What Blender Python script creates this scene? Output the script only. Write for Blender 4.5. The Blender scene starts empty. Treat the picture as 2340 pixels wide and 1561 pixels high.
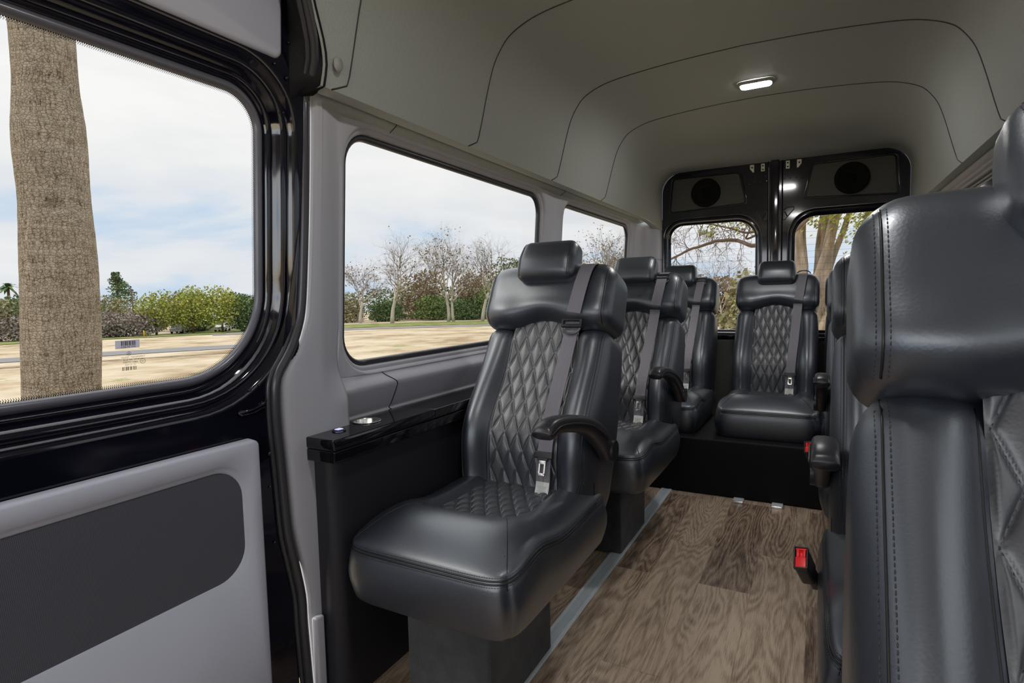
import bpy, bmesh, math, random
from mathutils import Vector, Matrix, noise
from mathutils.bvhtree import BVHTree
PI = math.pi
sc = bpy.context.scene
C = sc.collection

# ------------------------------------------------------------------ camera, world, sun, lamps, exposure
cd = bpy.data.cameras.new('camera'); cam = bpy.data.objects.new('camera', cd); C.objects.link(cam)
cd.sensor_width = 36.0; cd.lens = 36.0*1303.74/2340; cd.clip_start = 0.02; cd.clip_end = 2000
def cam_basis():
    f = 1303.74
    Y = Vector((1872-1170, 664-780.5, f)).normalized()
    X = -Vector((-1259-1170, 734-780.5, f)); X = (X - Y*X.dot(Y)).normalized()
    Z = X.cross(Y)
    if Z.y > 0: Z = -Z
    R = Matrix((X, Y, Z))                 # world axes seen from the camera (x right, y down, z forward)
    return R @ Matrix(((1, 0, 0), (0, -1, 0), (0, 0, -1)))
cam.matrix_world = Matrix.Translation((0, 0, 1.06)) @ cam_basis().to_4x4()
sc.camera = cam
sc.view_settings.view_transform = 'Standard'; sc.view_settings.look = 'None'
sc.view_settings.gamma = 1.0; sc.view_settings.use_curve_mapping = False
sc.view_settings.exposure = 0.38
SKY = 4.0          # sky strength
GLASS_T = 0.182      # window glass lets this much through
w = bpy.data.worlds.new('sky'); sc.world = w; w.use_nodes = True
nt = w.node_tree; nt.nodes.clear()
def N(nt, t, **k):
    n = nt.nodes.new(t)
    for a, b in k.items():
        if a in n.inputs: n.inputs[a].default_value = b
        else: setattr(n, a, b)
    return n
def ramp(nt, src, stops, interp='LINEAR'):
    r = nt.nodes.new('ShaderNodeValToRGB'); r.color_ramp.interpolation = interp
    e = r.color_ramp.elements
    while len(e) > 1: e.remove(e[-1])
    e[0].position = stops[0][0]; e[0].color = (*stops[0][1], 1)
    for p, c in stops[1:]:
        k = e.new(p); k.color = (*c, 1)
    nt.links.new(src, r.inputs[0]); return r
tc = N(nt, 'ShaderNodeTexCoord'); mp = N(nt, 'ShaderNodeMapping'); mp.inputs['Scale'].default_value = (1.6, 1.6, 6.0)
mp.inputs['Location'].default_value = (0.35, 0.1, 0.42)
nt.links.new(tc.outputs['Generated'], mp.inputs[0])
nz = N(nt, 'ShaderNodeTexNoise', Scale=1.5, Detail=9.0, Roughness=0.52); nz.inputs['Distortion'].default_value = 0.25
nt.links.new(mp.outputs[0], nz.inputs[0])
sep = N(nt, 'ShaderNodeSeparateXYZ'); nt.links.new(tc.outputs['Generated'], sep.inputs[0])
# more blue showing between the clouds low in the sky, solid cloud higher up
hi = N(nt, 'ShaderNodeMapRange'); nt.links.new(sep.outputs['Z'], hi.inputs[0])
hi.inputs[1].default_value = 0.06; hi.inputs[2].default_value = 0.30; hi.inputs[3].default_value = -0.01; hi.inputs[4].default_value = 0.22
ad = N(nt, 'ShaderNodeMath', operation='ADD'); nt.links.new(nz.outputs['Fac'], ad.inputs[0]); nt.links.new(hi.outputs[0], ad.inputs[1])
cl = ramp(nt, ad.outputs[0], [(0.38, (0.50, 0.68, 0.90)), (0.445, (0.68, 0.78, 0.90)), (0.49, (0.80, 0.84, 0.90)), (0.62, (0.90, 0.915, 0.93)), (0.80, (1.0, 1.0, 0.99))])
bg = N(nt, 'ShaderNodeBackground', Strength=SKY); wo = N(nt, 'ShaderNodeOutputWorld')
# an overcast sky is brighter towards the zenith
zn = N(nt, 'ShaderNodeMapRange'); nt.links.new(sep.outputs['Z'], zn.inputs[0])
zn.inputs[1].default_value = 0.34; zn.inputs[2].default_value = 0.95; zn.inputs[3].default_value = SKY; zn.inputs[4].default_value = SKY*2.8
nt.links.new(zn.outputs[0], bg.inputs['Strength'])
nt.links.new(cl.outputs[0], bg.inputs[0]); nt.links.new(bg.outputs[0], wo.inputs[0])
sd = bpy.data.lights.new('sun', 'SUN'); sd.energy = 2.6; sd.angle = math.radians(12); sd.color = (1, 0.95, 0.86)
sun = bpy.data.objects.new('sun', sd); C.objects.link(sun)
sun.rotation_euler = Vector((0.55, 0.62, -0.75)).to_track_quat('-Z', 'Y').to_euler()

# ------------------------------------------------------------------ helpers
def link(o, parent=None):
    C.objects.link(o)
    if parent is not None: o.parent = parent
    return o
def mesh(name, vs, fs, mat=None, parent=None, smooth=True, tag_=None):
    me = bpy.data.meshes.new(name); me.from_pydata([tuple(v) for v in vs], [], fs); me.update()
    if smooth: me.polygons.foreach_set('use_smooth', [True]*len(me.polygons))
    o = bpy.data.objects.new(name, me)
    if mat: me.materials.append(mat)
    link(o, parent)
    return o
def fixn(o):
    bm = bmesh.new(); bm.from_mesh(o.data); bmesh.ops.recalc_face_normals(bm, faces=bm.faces); bm.to_mesh(o.data); bm.free(); return o
def sharp(o, deg=35):
    bm = bmesh.new(); bm.from_mesh(o.data)
    for e in bm.edges:
        if len(e.link_faces) == 2 and e.calc_face_angle(0) > math.radians(deg): e.smooth = False
    bm.to_mesh(o.data); bm.free(); return o
def empty(name, loc, label=None, cat=None, group=None, rz=0, kind=None):
    o = bpy.data.objects.new(name, None); C.objects.link(o); o.location = loc; o.rotation_euler = (0, 0, rz); o.empty_display_size = 0.05
    return tag(o, label, cat, group, kind)
def tag(o, label=None, cat=None, group=None, kind=None):
    if label: o['label'] = label
    if cat: o['category'] = cat
    if group: o['group'] = group
    if kind: o['kind'] = kind
    return o
def copy_tree(o, parent=None):
    c = o.copy(); C.objects.link(c); c.parent = parent
    for ch in list(o.children): copy_tree(ch, c)
    return c
class MB:
    def __init__(s): s.v = []; s.f = []
    def add(s, vs, fs, fn=None):
        n = len(s.v); s.v += [fn(Vector(v)) if fn else Vector(v) for v in vs]; s.f += [tuple(i+n for i in f) for f in fs]; return s
    def box(s, c, d, r=0.0, n=4, fn=None):
        if r <= 0:
            x, y, z = c; a, b, e = d[0]/2, d[1]/2, d[2]/2
            vs = [(x+i*a, y+j*b, z+k*e) for i in (-1, 1) for j in (-1, 1) for k in (-1, 1)]
            fs = [(0, 1, 3, 2), (4, 6, 7, 5), (0, 4, 5, 1), (2, 3, 7, 6), (0, 2, 6, 4), (1, 5, 7, 3)]
            return s.add(vs, fs, fn)
        vs, fs = rbox(d, r, n); return s.add([Vector(v)+Vector(c) for v in vs], fs, fn)
    def tube(s, pts, r, seg=6, closed=False, fn=None):
        vs, fs = tube(pts, r, seg, closed); return s.add(vs, fs, fn)
    def build(s, name, mat=None, parent=None, smooth=True, ang=None):
        o = mesh(name, s.v, s.f, mat, parent, smooth)
        if ang: sharp(o, ang)
        return o
def rbox(size, r, n=10):
    """rounded box, n = cuts per side (int or 3 ints)"""
    if isinstance(n, int): n = (n, n, n)
    h = [s/2 for s in size]; r = min(r, *h) if not isinstance(r, tuple) else r
    vs = []; fs = []; idx = {}
    def ax(i, k):                       # grid lines, denser in the rounded edge
        m = n[i]; e = 3
        inner = [-(h[i]-r) + 2*(h[i]-r)*t/m for t in range(m+1)]
        out = [-h[i] + r*(1-math.cos(PI/2*t/e)) * 1.0 for t in range(e)]
        g = [-h[i]+r*t/e for t in range(e)] + inner + [h[i]-r+r*(t+1)/e for t in range(e)]
        return g
    G = [ax(i, 0) for i in range(3)]
    def vid(p):
        k = (round(p[0], 6), round(p[1], 6), round(p[2], 6))
        if k in idx: return idx[k]
        q = Vector(p); c = Vector([max(-(h[i]-r), min(h[i]-r, q[i])) for i in range(3)])
        d = q-c
        if d.length > 1e-9:
            # equal angle mapping of the edge
            d2 = Vector([math.tan(max(-1, min(1, d[i]/r))*PI/4) for i in range(3)])
            pos = c + d2.normalized()*r
        else: pos = q
        idx[k] = len(vs); vs.append(pos); return idx[k]
    for a in range(3):
        b, c = (a+1) % 3, (a+2) % 3
        for sgn in (-1, 1):
            for i in range(len(G[b])-1):
                for j in range(len(G[c])-1):
                    q = []
                    for ii, jj in ((i, j), (i+1, j), (i+1, j+1), (i, j+1)):
                        p = [0, 0, 0]; p[a] = sgn*h[a]; p[b] = G[b][ii]; p[c] = G[c][jj]; q.append(vid(p))
                    fs.append(tuple(q) if sgn > 0 else tuple(reversed(q)))
    return vs, fs
def tube(pts, r, seg=6, closed=False):
    pts = [Vector(p) for p in pts]; n = len(pts); vs = []; fs = []; prev = None
    for i, p in enumerate(pts):
        if closed: t = pts[(i+1) % n]-pts[i-1]
        else: t = pts[min(i+1, n-1)]-pts[max(i-1, 0)]
        if t.length < 1e-9: t = Vector((0, 0, 1))
        t.normalize()
        if prev is None:
            u = t.orthogonal().normalized()
        else:
            u = prev - t*prev.dot(t)
            u = u.normalized() if u.length > 1e-6 else t.orthogonal().normalized()
        prev = u; v = t.cross(u)
        rr = r(i/(n-1)) if callable(r) else (r[i] if isinstance(r, (list, tuple)) else r)
        for k in range(seg):
            a = 2*PI*k/seg; vs.append(p+u*math.cos(a)*rr+v*math.sin(a)*rr)
    m = n if closed else n-1
    for i in range(m):
        for k in range(seg):
            a = i*seg+k; b = i*seg+(k+1) % seg; c = ((i+1) % n)*seg+(k+1) % seg; d = ((i+1) % n)*seg+k
            fs.append((a, b, c, d))
    if not closed:
        fs.append(tuple(reversed(range(seg)))); fs.append(tuple(range((n-1)*seg, n*seg)))
    return vs, fs
def grid(fn, nu, nv):
    vs = [fn(i/nu, j/nv) for i in range(nu+1) for j in range(nv+1)]
    fs = [(i*(nv+1)+j, (i+1)*(nv+1)+j, (i+1)*(nv+1)+j+1, i*(nv+1)+j+1) for i in range(nu) for j in range(nv)]
    return vs, fs
def spline(pts, n=8):
    """Catmull-Rom through the points"""
    P = [Vector(p) for p in pts]; P = [2*P[0]-P[1]]+P+[2*P[-1]-P[-2]]; out = []
    for i in range(1, len(P)-2):
        for k in range(n):
            t = k/n; a, b, c, d = P[i-1], P[i], P[i+1], P[i+2]
            out.append(0.5*((2*b)+(c-a)*t+(2*a-5*b+4*c-d)*t*t+(3*b-a-3*c+d)*t**3))
    out.append(P[-2]); return out
def lerp_tab(tab, z):
    if z <= tab[0][0]: return tab[0][1]
    for (a, b), (c, d) in zip(tab, tab[1:]):
        if z <= c: return b+(d-b)*(z-a)/(c-a)
    return tab[-1][1]
def sm(a, b, x):
    t = max(0.0, min(1.0, (x-a)/(b-a))); return t*t*(3-2*t)
def rr_loop(a0, a1, b0, b1, rad, n=8, m=6):
    """rounded rectangle, rad = radii at (a1,b1),(a0,b1),(a0,b0),(a1,b0)"""
    if not isinstance(rad, (tuple, list)): rad = (rad,)*4
    cs = [(a1, b1, 0), (a0, b1, 1), (a0, b0, 2), (a1, b0, 3)]; out = []
    for i, (a, b, q) in enumerate(cs):
        r = max(rad[i], 1e-5); ca = a-r if a == a1 else a+r; cb = b-r if b == b1 else b+r
        arc = [(ca+r*math.cos(q*PI/2+PI/2*k/n), cb+r*math.sin(q*PI/2+PI/2*k/n)) for k in range(n+1)]
        out += arc
        # straight run to the next corner
        j = (i+1) % 4; a2, b2, q2 = cs[j]; r2 = max(rad[j], 1e-5)
        c2a = a2-r2 if a2 == a1 else a2+r2; c2b = b2-r2 if b2 == b1 else b2+r2
        st = (c2a+r2*math.cos(q2*PI/2), c2b+r2*math.sin(q2*PI/2)); en = arc[-1]
        out += [(en[0]+(st[0]-en[0])*k/m, en[1]+(st[1]-en[1])*k/m) for k in range(1, m)]
    return out
def rings(loops, close_first=False):
    n = len(loops[0]); vs = [v for l in loops for v in l]; fs = []
    for i in range(len(loops)-1):
        for k in range(n):
            fs.append((i*n+k, i*n+(k+1) % n, (i+1)*n+(k+1) % n, (i+1)*n+k))
    if close_first: fs.append(tuple(range(n)))
    return vs, fs

# ------------------------------------------------------------------ materials
def mat(name, col, rough=0.5, metal=0.0, spec=0.5, coat=0.0, emit=None, es=0, sheen=0):
    m = bpy.data.materials.new(name); m.use_nodes = True; b = m.node_tree.nodes['Principled BSDF']
    b.inputs['Base Color'].default_value = (*col, 1); b.inputs['Roughness'].default_value = rough; b.inputs['Metallic'].default_value = metal
    b.inputs['Specular IOR Level'].default_value = spec; b.inputs['Coat Weight'].default_value = coat; b.inputs['Coat Roughness'].default_value = 0.05
    b.inputs['Sheen Weight'].default_value = sheen
    if emit: b.inputs['Emission Color'].default_value = (*emit, 1); b.inputs['Emission Strength'].default_value = es
    return m
def bump(m, scale, strength, dist=0.001, kind='noise', detail=3.0, stretch=None, coord='Object', ramp_=None):
    nt = m.node_tree; b = nt.nodes['Principled BSDF']
    t = N(nt, 'ShaderNodeTexCoord'); mp = N(nt, 'ShaderNodeMapping'); nt.links.new(t.outputs[coord], mp.inputs[0])
    if stretch: mp.inputs['Scale'].default_value = stretch
    if kind == 'noise': x = N(nt, 'ShaderNodeTexNoise', Scale=scale, Detail=detail)
    elif kind == 'voronoi': x = N(nt, 'ShaderNodeTexVoronoi', Scale=scale)
    elif kind == 'wave': x = N(nt, 'ShaderNodeTexWave', Scale=scale)
    nt.links.new(mp.outputs[0], x.inputs[0])
    bp = N(nt, 'ShaderNodeBump', Strength=strength, Distance=dist); nt.links.new(x.outputs[0], bp.inputs['Height'])
    nt.links.new(bp.outputs[0], b.inputs['Normal']); return x
M = {}
M['leather'] = mat('black_leather', (0.012, 0.015, 0.025), 0.44, spec=1.0, coat=0.9)
M['leather'].node_tree.nodes['Principled BSDF'].inputs['Coat IOR'].default_value = 1.75
M['leather'].node_tree.nodes['Principled BSDF'].inputs['Coat Roughness'].default_value = 0.38
M['leather'].node_tree.nodes['Principled BSDF'].inputs['Specular Tint'].default_value = (0.78, 0.88, 1, 1)
bump(M['leather'], 260, 0.22, 0.001, 'voronoi')
M['leather_quilt'] = mat('black_quilted_leather', (0.026, 0.029, 0.041), 0.45, spec=1.0, coat=0.6)
M['leather_quilt'].node_tree.nodes['Principled BSDF'].inputs['Coat IOR'].default_value = 1.7
M['leather_quilt'].node_tree.nodes['Principled BSDF'].inputs['Coat Roughness'].default_value = 0.45
bump(M['leather_quilt'], 260, 0.2, 0.001, 'voronoi')
M['thread'] = mat('dark_grey_thread', (0.035, 0.038, 0.048), 0.6)
M['seam'] = mat('black_piping', (0.012, 0.012, 0.014), 0.4)
M['webbing'] = mat('grey_webbing', (0.19, 0.18, 0.21), 0.5, spec=0.5)
bump(M['webbing'], 420, 0.5, 0.001, 'wave', stretch=(0.15, 0.15, 1))
M['plastic'] = mat('black_plastic', (0.014, 0.014, 0.016), 0.4, spec=0.5)
bump(M['plastic'], 400, 0.15, 0.001)
M['red'] = mat('red_plastic', (0.82, 0.015, 0.02), 0.3)
M['chrome'] = mat('chrome', (0.75, 0.74, 0.72), 0.18, 1.0)
M['paper'] = mat('white_label_paper', (0.62, 0.64, 0.62), 0.6)
M['carpet'] = mat('charcoal_carpet', (0.045, 0.047, 0.053), 1.0, spec=0.1, sheen=0.25)
bump(M['carpet'], 700, 1.0, 0.003)
def mottled(m, c1, c2, scale, stretch=None, detail=5.0):
    nt = m.node_tree; b = nt.nodes['Principled BSDF']; t = N(nt, 'ShaderNodeTexCoord'); mp = N(nt, 'ShaderNodeMapping')
    if stretch: mp.inputs['Scale'].default_value = stretch
    x = N(nt, 'ShaderNodeTexNoise', Scale=scale, Detail=detail); nt.links.new(t.outputs['Object'], mp.inputs[0]); nt.links.new(mp.outputs[0], x.inputs[0])
    r = ramp(nt, x.outputs[0], [(0.35, c1), (0.65, c2)]); nt.links.new(r.outputs[0], b.inputs['Base Color']); return r
mottled(M['carpet'], (0.035, 0.037, 0.042), (0.07, 0.072, 0.08), 14)
M['paint'] = mat('gloss_black_paint', (0.004, 0.004, 0.010), 0.08, spec=0.5, coat=0.35)
M['gloss'] = mat('gloss_black_acrylic', (0.006, 0.006, 0.008), 0.06, spec=0.6)
M['base'] = mat('black_vinyl_panel', (0.017, 0.017, 0.023), 0.45, spec=0.45)
bump(M['base'], 300, 0.15, 0.001)
M['matte'] = mat('matte_black', (0.005, 0.005, 0.007), 0.6, spec=0.2)
M['trim'] = mat('light_grey_trim_plastic', (0.40, 0.40, 0.445), 0.42, spec=0.4)
bump(M['trim'], 500, 0.12, 0.001)
M['doortrim'] = mat('grey_door_trim', (0.44, 0.455, 0.54), 0.5, spec=0.4)
bump(M['doortrim'], 500, 0.15, 0.001)
M['headliner'] = mat('grey_headliner_vinyl', (0.325, 0.350, 0.335), 0.62, spec=0.35)
bump(M['headliner'], 170, 0.35, 0.002, 'voronoi')
_n = M['headliner'].node_tree; _t = N(_n, 'ShaderNodeTexCoord'); _v = N(_n, 'ShaderNodeTexVoronoi', Scale=330.0); _n.links.new(_t.outputs['Object'], _v.inputs[0])
_r = ramp(_n, _v.outputs['Distance'], [(0.12, (0.20, 0.215, 0.205)), (0.24, (0.335, 0.360, 0.345))]); _n.links.new(_r.outputs[0], _n.nodes['Principled BSDF'].inputs['Base Color'])
M['rubber'] = mat('dark_rubber', (0.035, 0.035, 0.042), 0.3, spec=0.55)
M['gasket'] = mat('grey_window_gasket', (0.10, 0.10, 0.125), 0.28, spec=0.6)
M['alu'] = mat('ribbed_aluminium', (0.66, 0.71, 0.76), 0.45, 0.2)
M['steel'] = mat('brushed_steel', (0.72, 0.72, 0.70), 0.22, 1.0)
M['lens'] = mat('lit_lamp_lens', (0.9, 0.9, 0.9), 0.3, emit=(1.0, 0.97, 0.92), es=14)
M['led'] = mat('lit_power_button', (0.4, 0.4, 0.9), 0.3, emit=(0.5, 0.5, 1.0), es=0.9)
M['frit'] = mat('black_window_print', (0.004, 0.004, 0.004), 0.5)
M['print'] = mat('black_ink', (0.01, 0.01, 0.01), 0.6)
M['sticker'] = mat('pale_lilac_sticker', (0.80, 0.79, 0.93), 0.5)
M['cone'] = mat('speaker_cone', (0.004, 0.004, 0.004), 0.8, spec=0.12)
M['spk_panel'] = mat('dark_grey_speaker_panel', (0.075, 0.075, 0.068), 0.7, spec=0.15)
# woven fabric of the door inset
M['weave'] = mat('charcoal_woven_fabric', (0.055, 0.058, 0.072), 0.75, sheen=0.2)
nt = M['weave'].node_tree; b = nt.nodes['Principled BSDF']; t = N(nt, 'ShaderNodeTexCoord'); mp = N(nt, 'ShaderNodeMapping')
mp.inputs['Rotation'].default_value = (0.7, 0, 0); ck = N(nt, 'ShaderNodeTexChecker', Scale=560.0)
ck.inputs['Color1'].default_value = (0.036, 0.039, 0.052, 1); ck.inputs['Color2'].default_value = (0.078, 0.084, 0.112, 1)
nt.links.new(t.outputs['Object'], mp.inputs[0]); nt.links.new(mp.outputs[0], ck.inputs[0]); nt.links.new(ck.outputs[0], b.inputs['Base Color'])
# glass: thin tinted pane
def glass(name, tr):
    m = bpy.data.materials.new(name); m.use_nodes = True; nt = m.node_tree; nt.nodes.clear()
    tb = N(nt, 'ShaderNodeBsdfTransparent'); tb.inputs[0].default_value = (tr, tr*1.0, tr*0.99, 1)
    g = N(nt, 'ShaderNodeBsdfGlossy', Roughness=0.0); g.inputs[0].default_value = (0.6, 0.6, 0.6, 1)
    f = N(nt, 'ShaderNodeFresnel', IOR=1.25); mx = N(nt, 'ShaderNodeMixShader'); o = N(nt, 'ShaderNodeOutputMaterial')
    nt.links.new(f.outputs[0], mx.inputs[0]); nt.links.new(tb.outputs[0], mx.inputs[1]); nt.links.new(g.outputs[0], mx.inputs[2]); nt.links.new(mx.outputs[0], o.inputs[0])
    return m
M['glass'] = glass('tinted_window_glass', GLASS_T)
# vinyl plank floor, planks run along Y
def plank_material():
    m = mat('brown_oak_vinyl_planks', (0.2, 0.15, 0.11), 0.38, spec=0.4); nt = m.node_tree; b = nt.nodes['Principled BSDF']; L = nt.links
    t = N(nt, 'ShaderNodeTexCoord'); s = N(nt, 'ShaderNodeSeparateXYZ'); L.new(t.outputs['Object'], s.inputs[0])
    c = N(nt, 'ShaderNodeCombineXYZ'); L.new(s.outputs['Y'], c.inputs[0]); L.new(s.outputs['X'], c.inputs[1])
    mp = N(nt, 'ShaderNodeMapping'); mp.inputs['Location'].default_value = (0.33, 0.02, 0); L.new(c.outputs[0], mp.inputs[0])
    br = N(nt, 'ShaderNodeTexBrick', Scale=1.0); br.offset = 0.37; br.inputs['Brick Width'].default_value = 0.92; br.inputs['Row Height'].default_value = 0.176
    br.inputs['Mortar Size'].default_value = 0.0011; br.inputs['Mortar Smooth'].default_value = 0.0; br.inputs['Bias'].default_value = 0.0
    br.inputs['Color1'].default_value = (0, 0, 0, 1); br.inputs['Color2'].default_value = (1, 1, 1, 1); br.inputs['Mortar'].default_value = (0.3, 0.3, 0.3, 1)
    L.new(mp.outputs[0], br.inputs['Vector'])
    rnd = N(nt, 'ShaderNodeMath', operation='MULTIPLY'); L.new(br.outputs['Color'], rnd.inputs[0]); rnd.inputs[1].default_value = 7.3
    # cathedral grain: warped rings stretched along the plank, shifted per plank
    g1 = N(nt, 'ShaderNodeMapping'); g1.inputs['Scale'].default_value = (1.3, 8.5, 1); L.new(mp.outputs[0], g1.inputs[0])
    ad = N(nt, 'ShaderNodeVectorMath', operation='ADD'); L.new(g1.outputs[0], ad.inputs[0]); cc = N(nt, 'ShaderNodeCombineXYZ')
    L.new(rnd.outputs[0], cc.inputs[0]); L.new(rnd.outputs[0], cc.inputs[2]); L.new(cc.outputs[0], ad.inputs[1])
    n1 = N(nt, 'ShaderNodeTexNoise', Scale=0.8, Detail=2.5, Roughness=0.4); L.new(ad.outputs[0], n1.inputs[0])
    mu = N(nt, 'ShaderNodeMath', operation='MULTIPLY'); L.new(n1.outputs[0], mu.inputs[0]); mu.inputs[1].default_value = 170.0
    sn = N(nt, 'ShaderNodeMath', operation='SINE'); L.new(mu.outputs[0], sn.inputs[0])
    g2 = N(nt, 'ShaderNodeMapping'); g2.inputs['Scale'].default_value = (16, 330, 1); L.new(mp.outputs[0], g2.inputs[0])
    n2 = N(nt, 'ShaderNodeTexNoise', Scale=1.0, Detail=4.0, Roughness=0.65); L.new(g2.outputs[0], n2.inputs[0])
    n3 = N(nt, 'ShaderNodeTexNoise', Scale=3.0, Detail=3.0); L.new(ad.outputs[0], n3.inputs[0])
    a1 = N(nt, 'ShaderNodeMath', operation='MULTIPLY'); L.new(sn.outputs[0], a1.inputs[0]); a1.inputs[1].default_value = 0.055
    a2 = N(nt, 'ShaderNodeMath', operation='MULTIPLY_ADD'); L.new(n2.outputs[0], a2.inputs[0]); a2.inputs[1].default_value = 0.60; L.new(a1.outputs[0], a2.inputs[2])
    a3 = N(nt, 'ShaderNodeMath', operation='MULTIPLY_ADD'); L.new(n3.outputs[0], a3.inputs[0]); a3.inputs[1].default_value = 0.34; L.new(a2.outputs[0], a3.inputs[2])
    a4 = N(nt, 'ShaderNodeMath', operation='MULTIPLY_ADD'); L.new(br.outputs['Color'], a4.inputs[0]); a4.inputs[1].default_value = 0.17; L.new(a3.outputs[0], a4.inputs[2])
    r = ramp(nt, a4.outputs[0], [(0.36, (0.08, 0.053, 0.037)), (0.46, (0.21, 0.15, 0.107)), (0.56, (0.35, 0.26, 0.19)), (0.70, (0.52, 0.41, 0.31))])
    L.new(r.outputs[0], b.inputs['Base Color'])
    bp = N(nt, 'ShaderNodeBump', Strength=0.15, Distance=0.001); L.new(a3.outputs[0], bp.inputs['Height']); L.new(bp.outputs[0], b.inputs['Normal'])
    return m
M['planks'] = plank_material()
def sand_material():
    m = mat('dry_sandy_ground', (0.5, 0.42, 0.3), 0.95, spec=0.1); nt = m.node_tree; b = nt.nodes['Principled BSDF']; L = nt.links
    t = N(nt, 'ShaderNodeTexCoord')
    n1 = N(nt, 'ShaderNodeTexNoise', Scale=0.35, Detail=9.0, Roughness=0.65); n2 = N(nt, 'ShaderNodeTexNoise', Scale=0.9, Detail=7.0, Roughness=0.6); L.new(t.outputs['Object'], n1.inputs[0])
    mp = N(nt, 'ShaderNodeMapping'); mp.inputs['Location'].default_value = (31, 7, 0); L.new(t.outputs['Object'], mp.inputs[0]); L.new(mp.outputs[0], n2.inputs[0])
    r = ramp(nt, n1.outputs[0], [(0.36, (0.25, 0.18, 0.105)), (0.47, (0.40, 0.32, 0.215)), (0.60, (0.50, 0.425, 0.32))])
    g = ramp(nt, n2.outputs[0], [(0.62, (0, 0, 0)), (0.69, (1, 1, 1))])
    mx = N(nt, 'ShaderNodeMix', data_type='RGBA'); L.new(g.outputs[0], mx.inputs[0]); L.new(r.outputs[0], mx.inputs[6]); mx.inputs[7].default_value = (0.20, 0.25, 0.07, 1)
    L.new(mx.outputs[2], b.inputs['Base Color']); return m
M['sand'] = sand_material()
M['asphalt'] = mat('grey_asphalt', (0.21, 0.205, 0.21), 0.9, spec=0.1)
M['grass'] = mat('green_grass', (0.17, 0.26, 0.06), 0.9, spec=0.1); mottled(M['grass'], (0.09, 0.15, 0.03), (0.26, 0.25, 0.10), 0.8)
def leaf(name, c1, c2):
    m = mat(name, c1, 0.7, spec=0.2); nt = m.node_tree; b = nt.nodes['Principled BSDF']
    gi = N(nt, 'ShaderNodeNewGeometry'); r = ramp(nt, gi.outputs['Random Per Island'], [(0.0, c1), (1.0, c2)]); nt.links.new(r.outputs[0], b.inputs['Base Color'])
    return m
M['leaf_lime'] = leaf('lime_green_leaves', (0.17, 0.22, 0.035), (0.44, 0.43, 0.10))
M['leaf_olive'] = leaf('olive_brown_leaves', (0.17, 0.17, 0.08), (0.34, 0.30, 0.17))
M['leaf_dark'] = leaf('dark_green_leaves', (0.045, 0.085, 0.03), (0.13, 0.19, 0.07))
M['leaf_brown'] = leaf('rusty_brown_leaves', (0.15, 0.115, 0.07), (0.33, 0.24, 0.15))
M['leaf_green'] = leaf('mid_green_leaves', (0.06, 0.11, 0.03), (0.19, 0.25, 0.08))
M['leaf_grey'] = leaf('grey_brown_twiggy_leaves', (0.19, 0.16, 0.14), (0.32, 0.27, 0.24))
M['twig_bark'] = mat('grey_brown_twigs', (0.20, 0.155, 0.12), 0.9, spec=0.1)
M['white_bark'] = mat('pale_bark', (0.46, 0.41, 0.35), 0.9, spec=0.1)
M['bark'] = mat('brown_bark', (0.14, 0.095, 0.07), 0.9, spec=0.1)
M['tan_bark'] = mat('tan_grey_bark', (0.42, 0.33, 0.24), 0.9, spec=0.1)
mottled(M['tan_bark'], (0.20, 0.15, 0.105), (0.43, 0.35, 0.26), 3.0, (3, 3, 0.6)); bump(M['tan_bark'], 9, 0.8, 0.05, stretch=(3, 3, 0.5))
M['wall_white'] = mat('cream_render', (0.75, 0.70, 0.60), 0.8)
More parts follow.
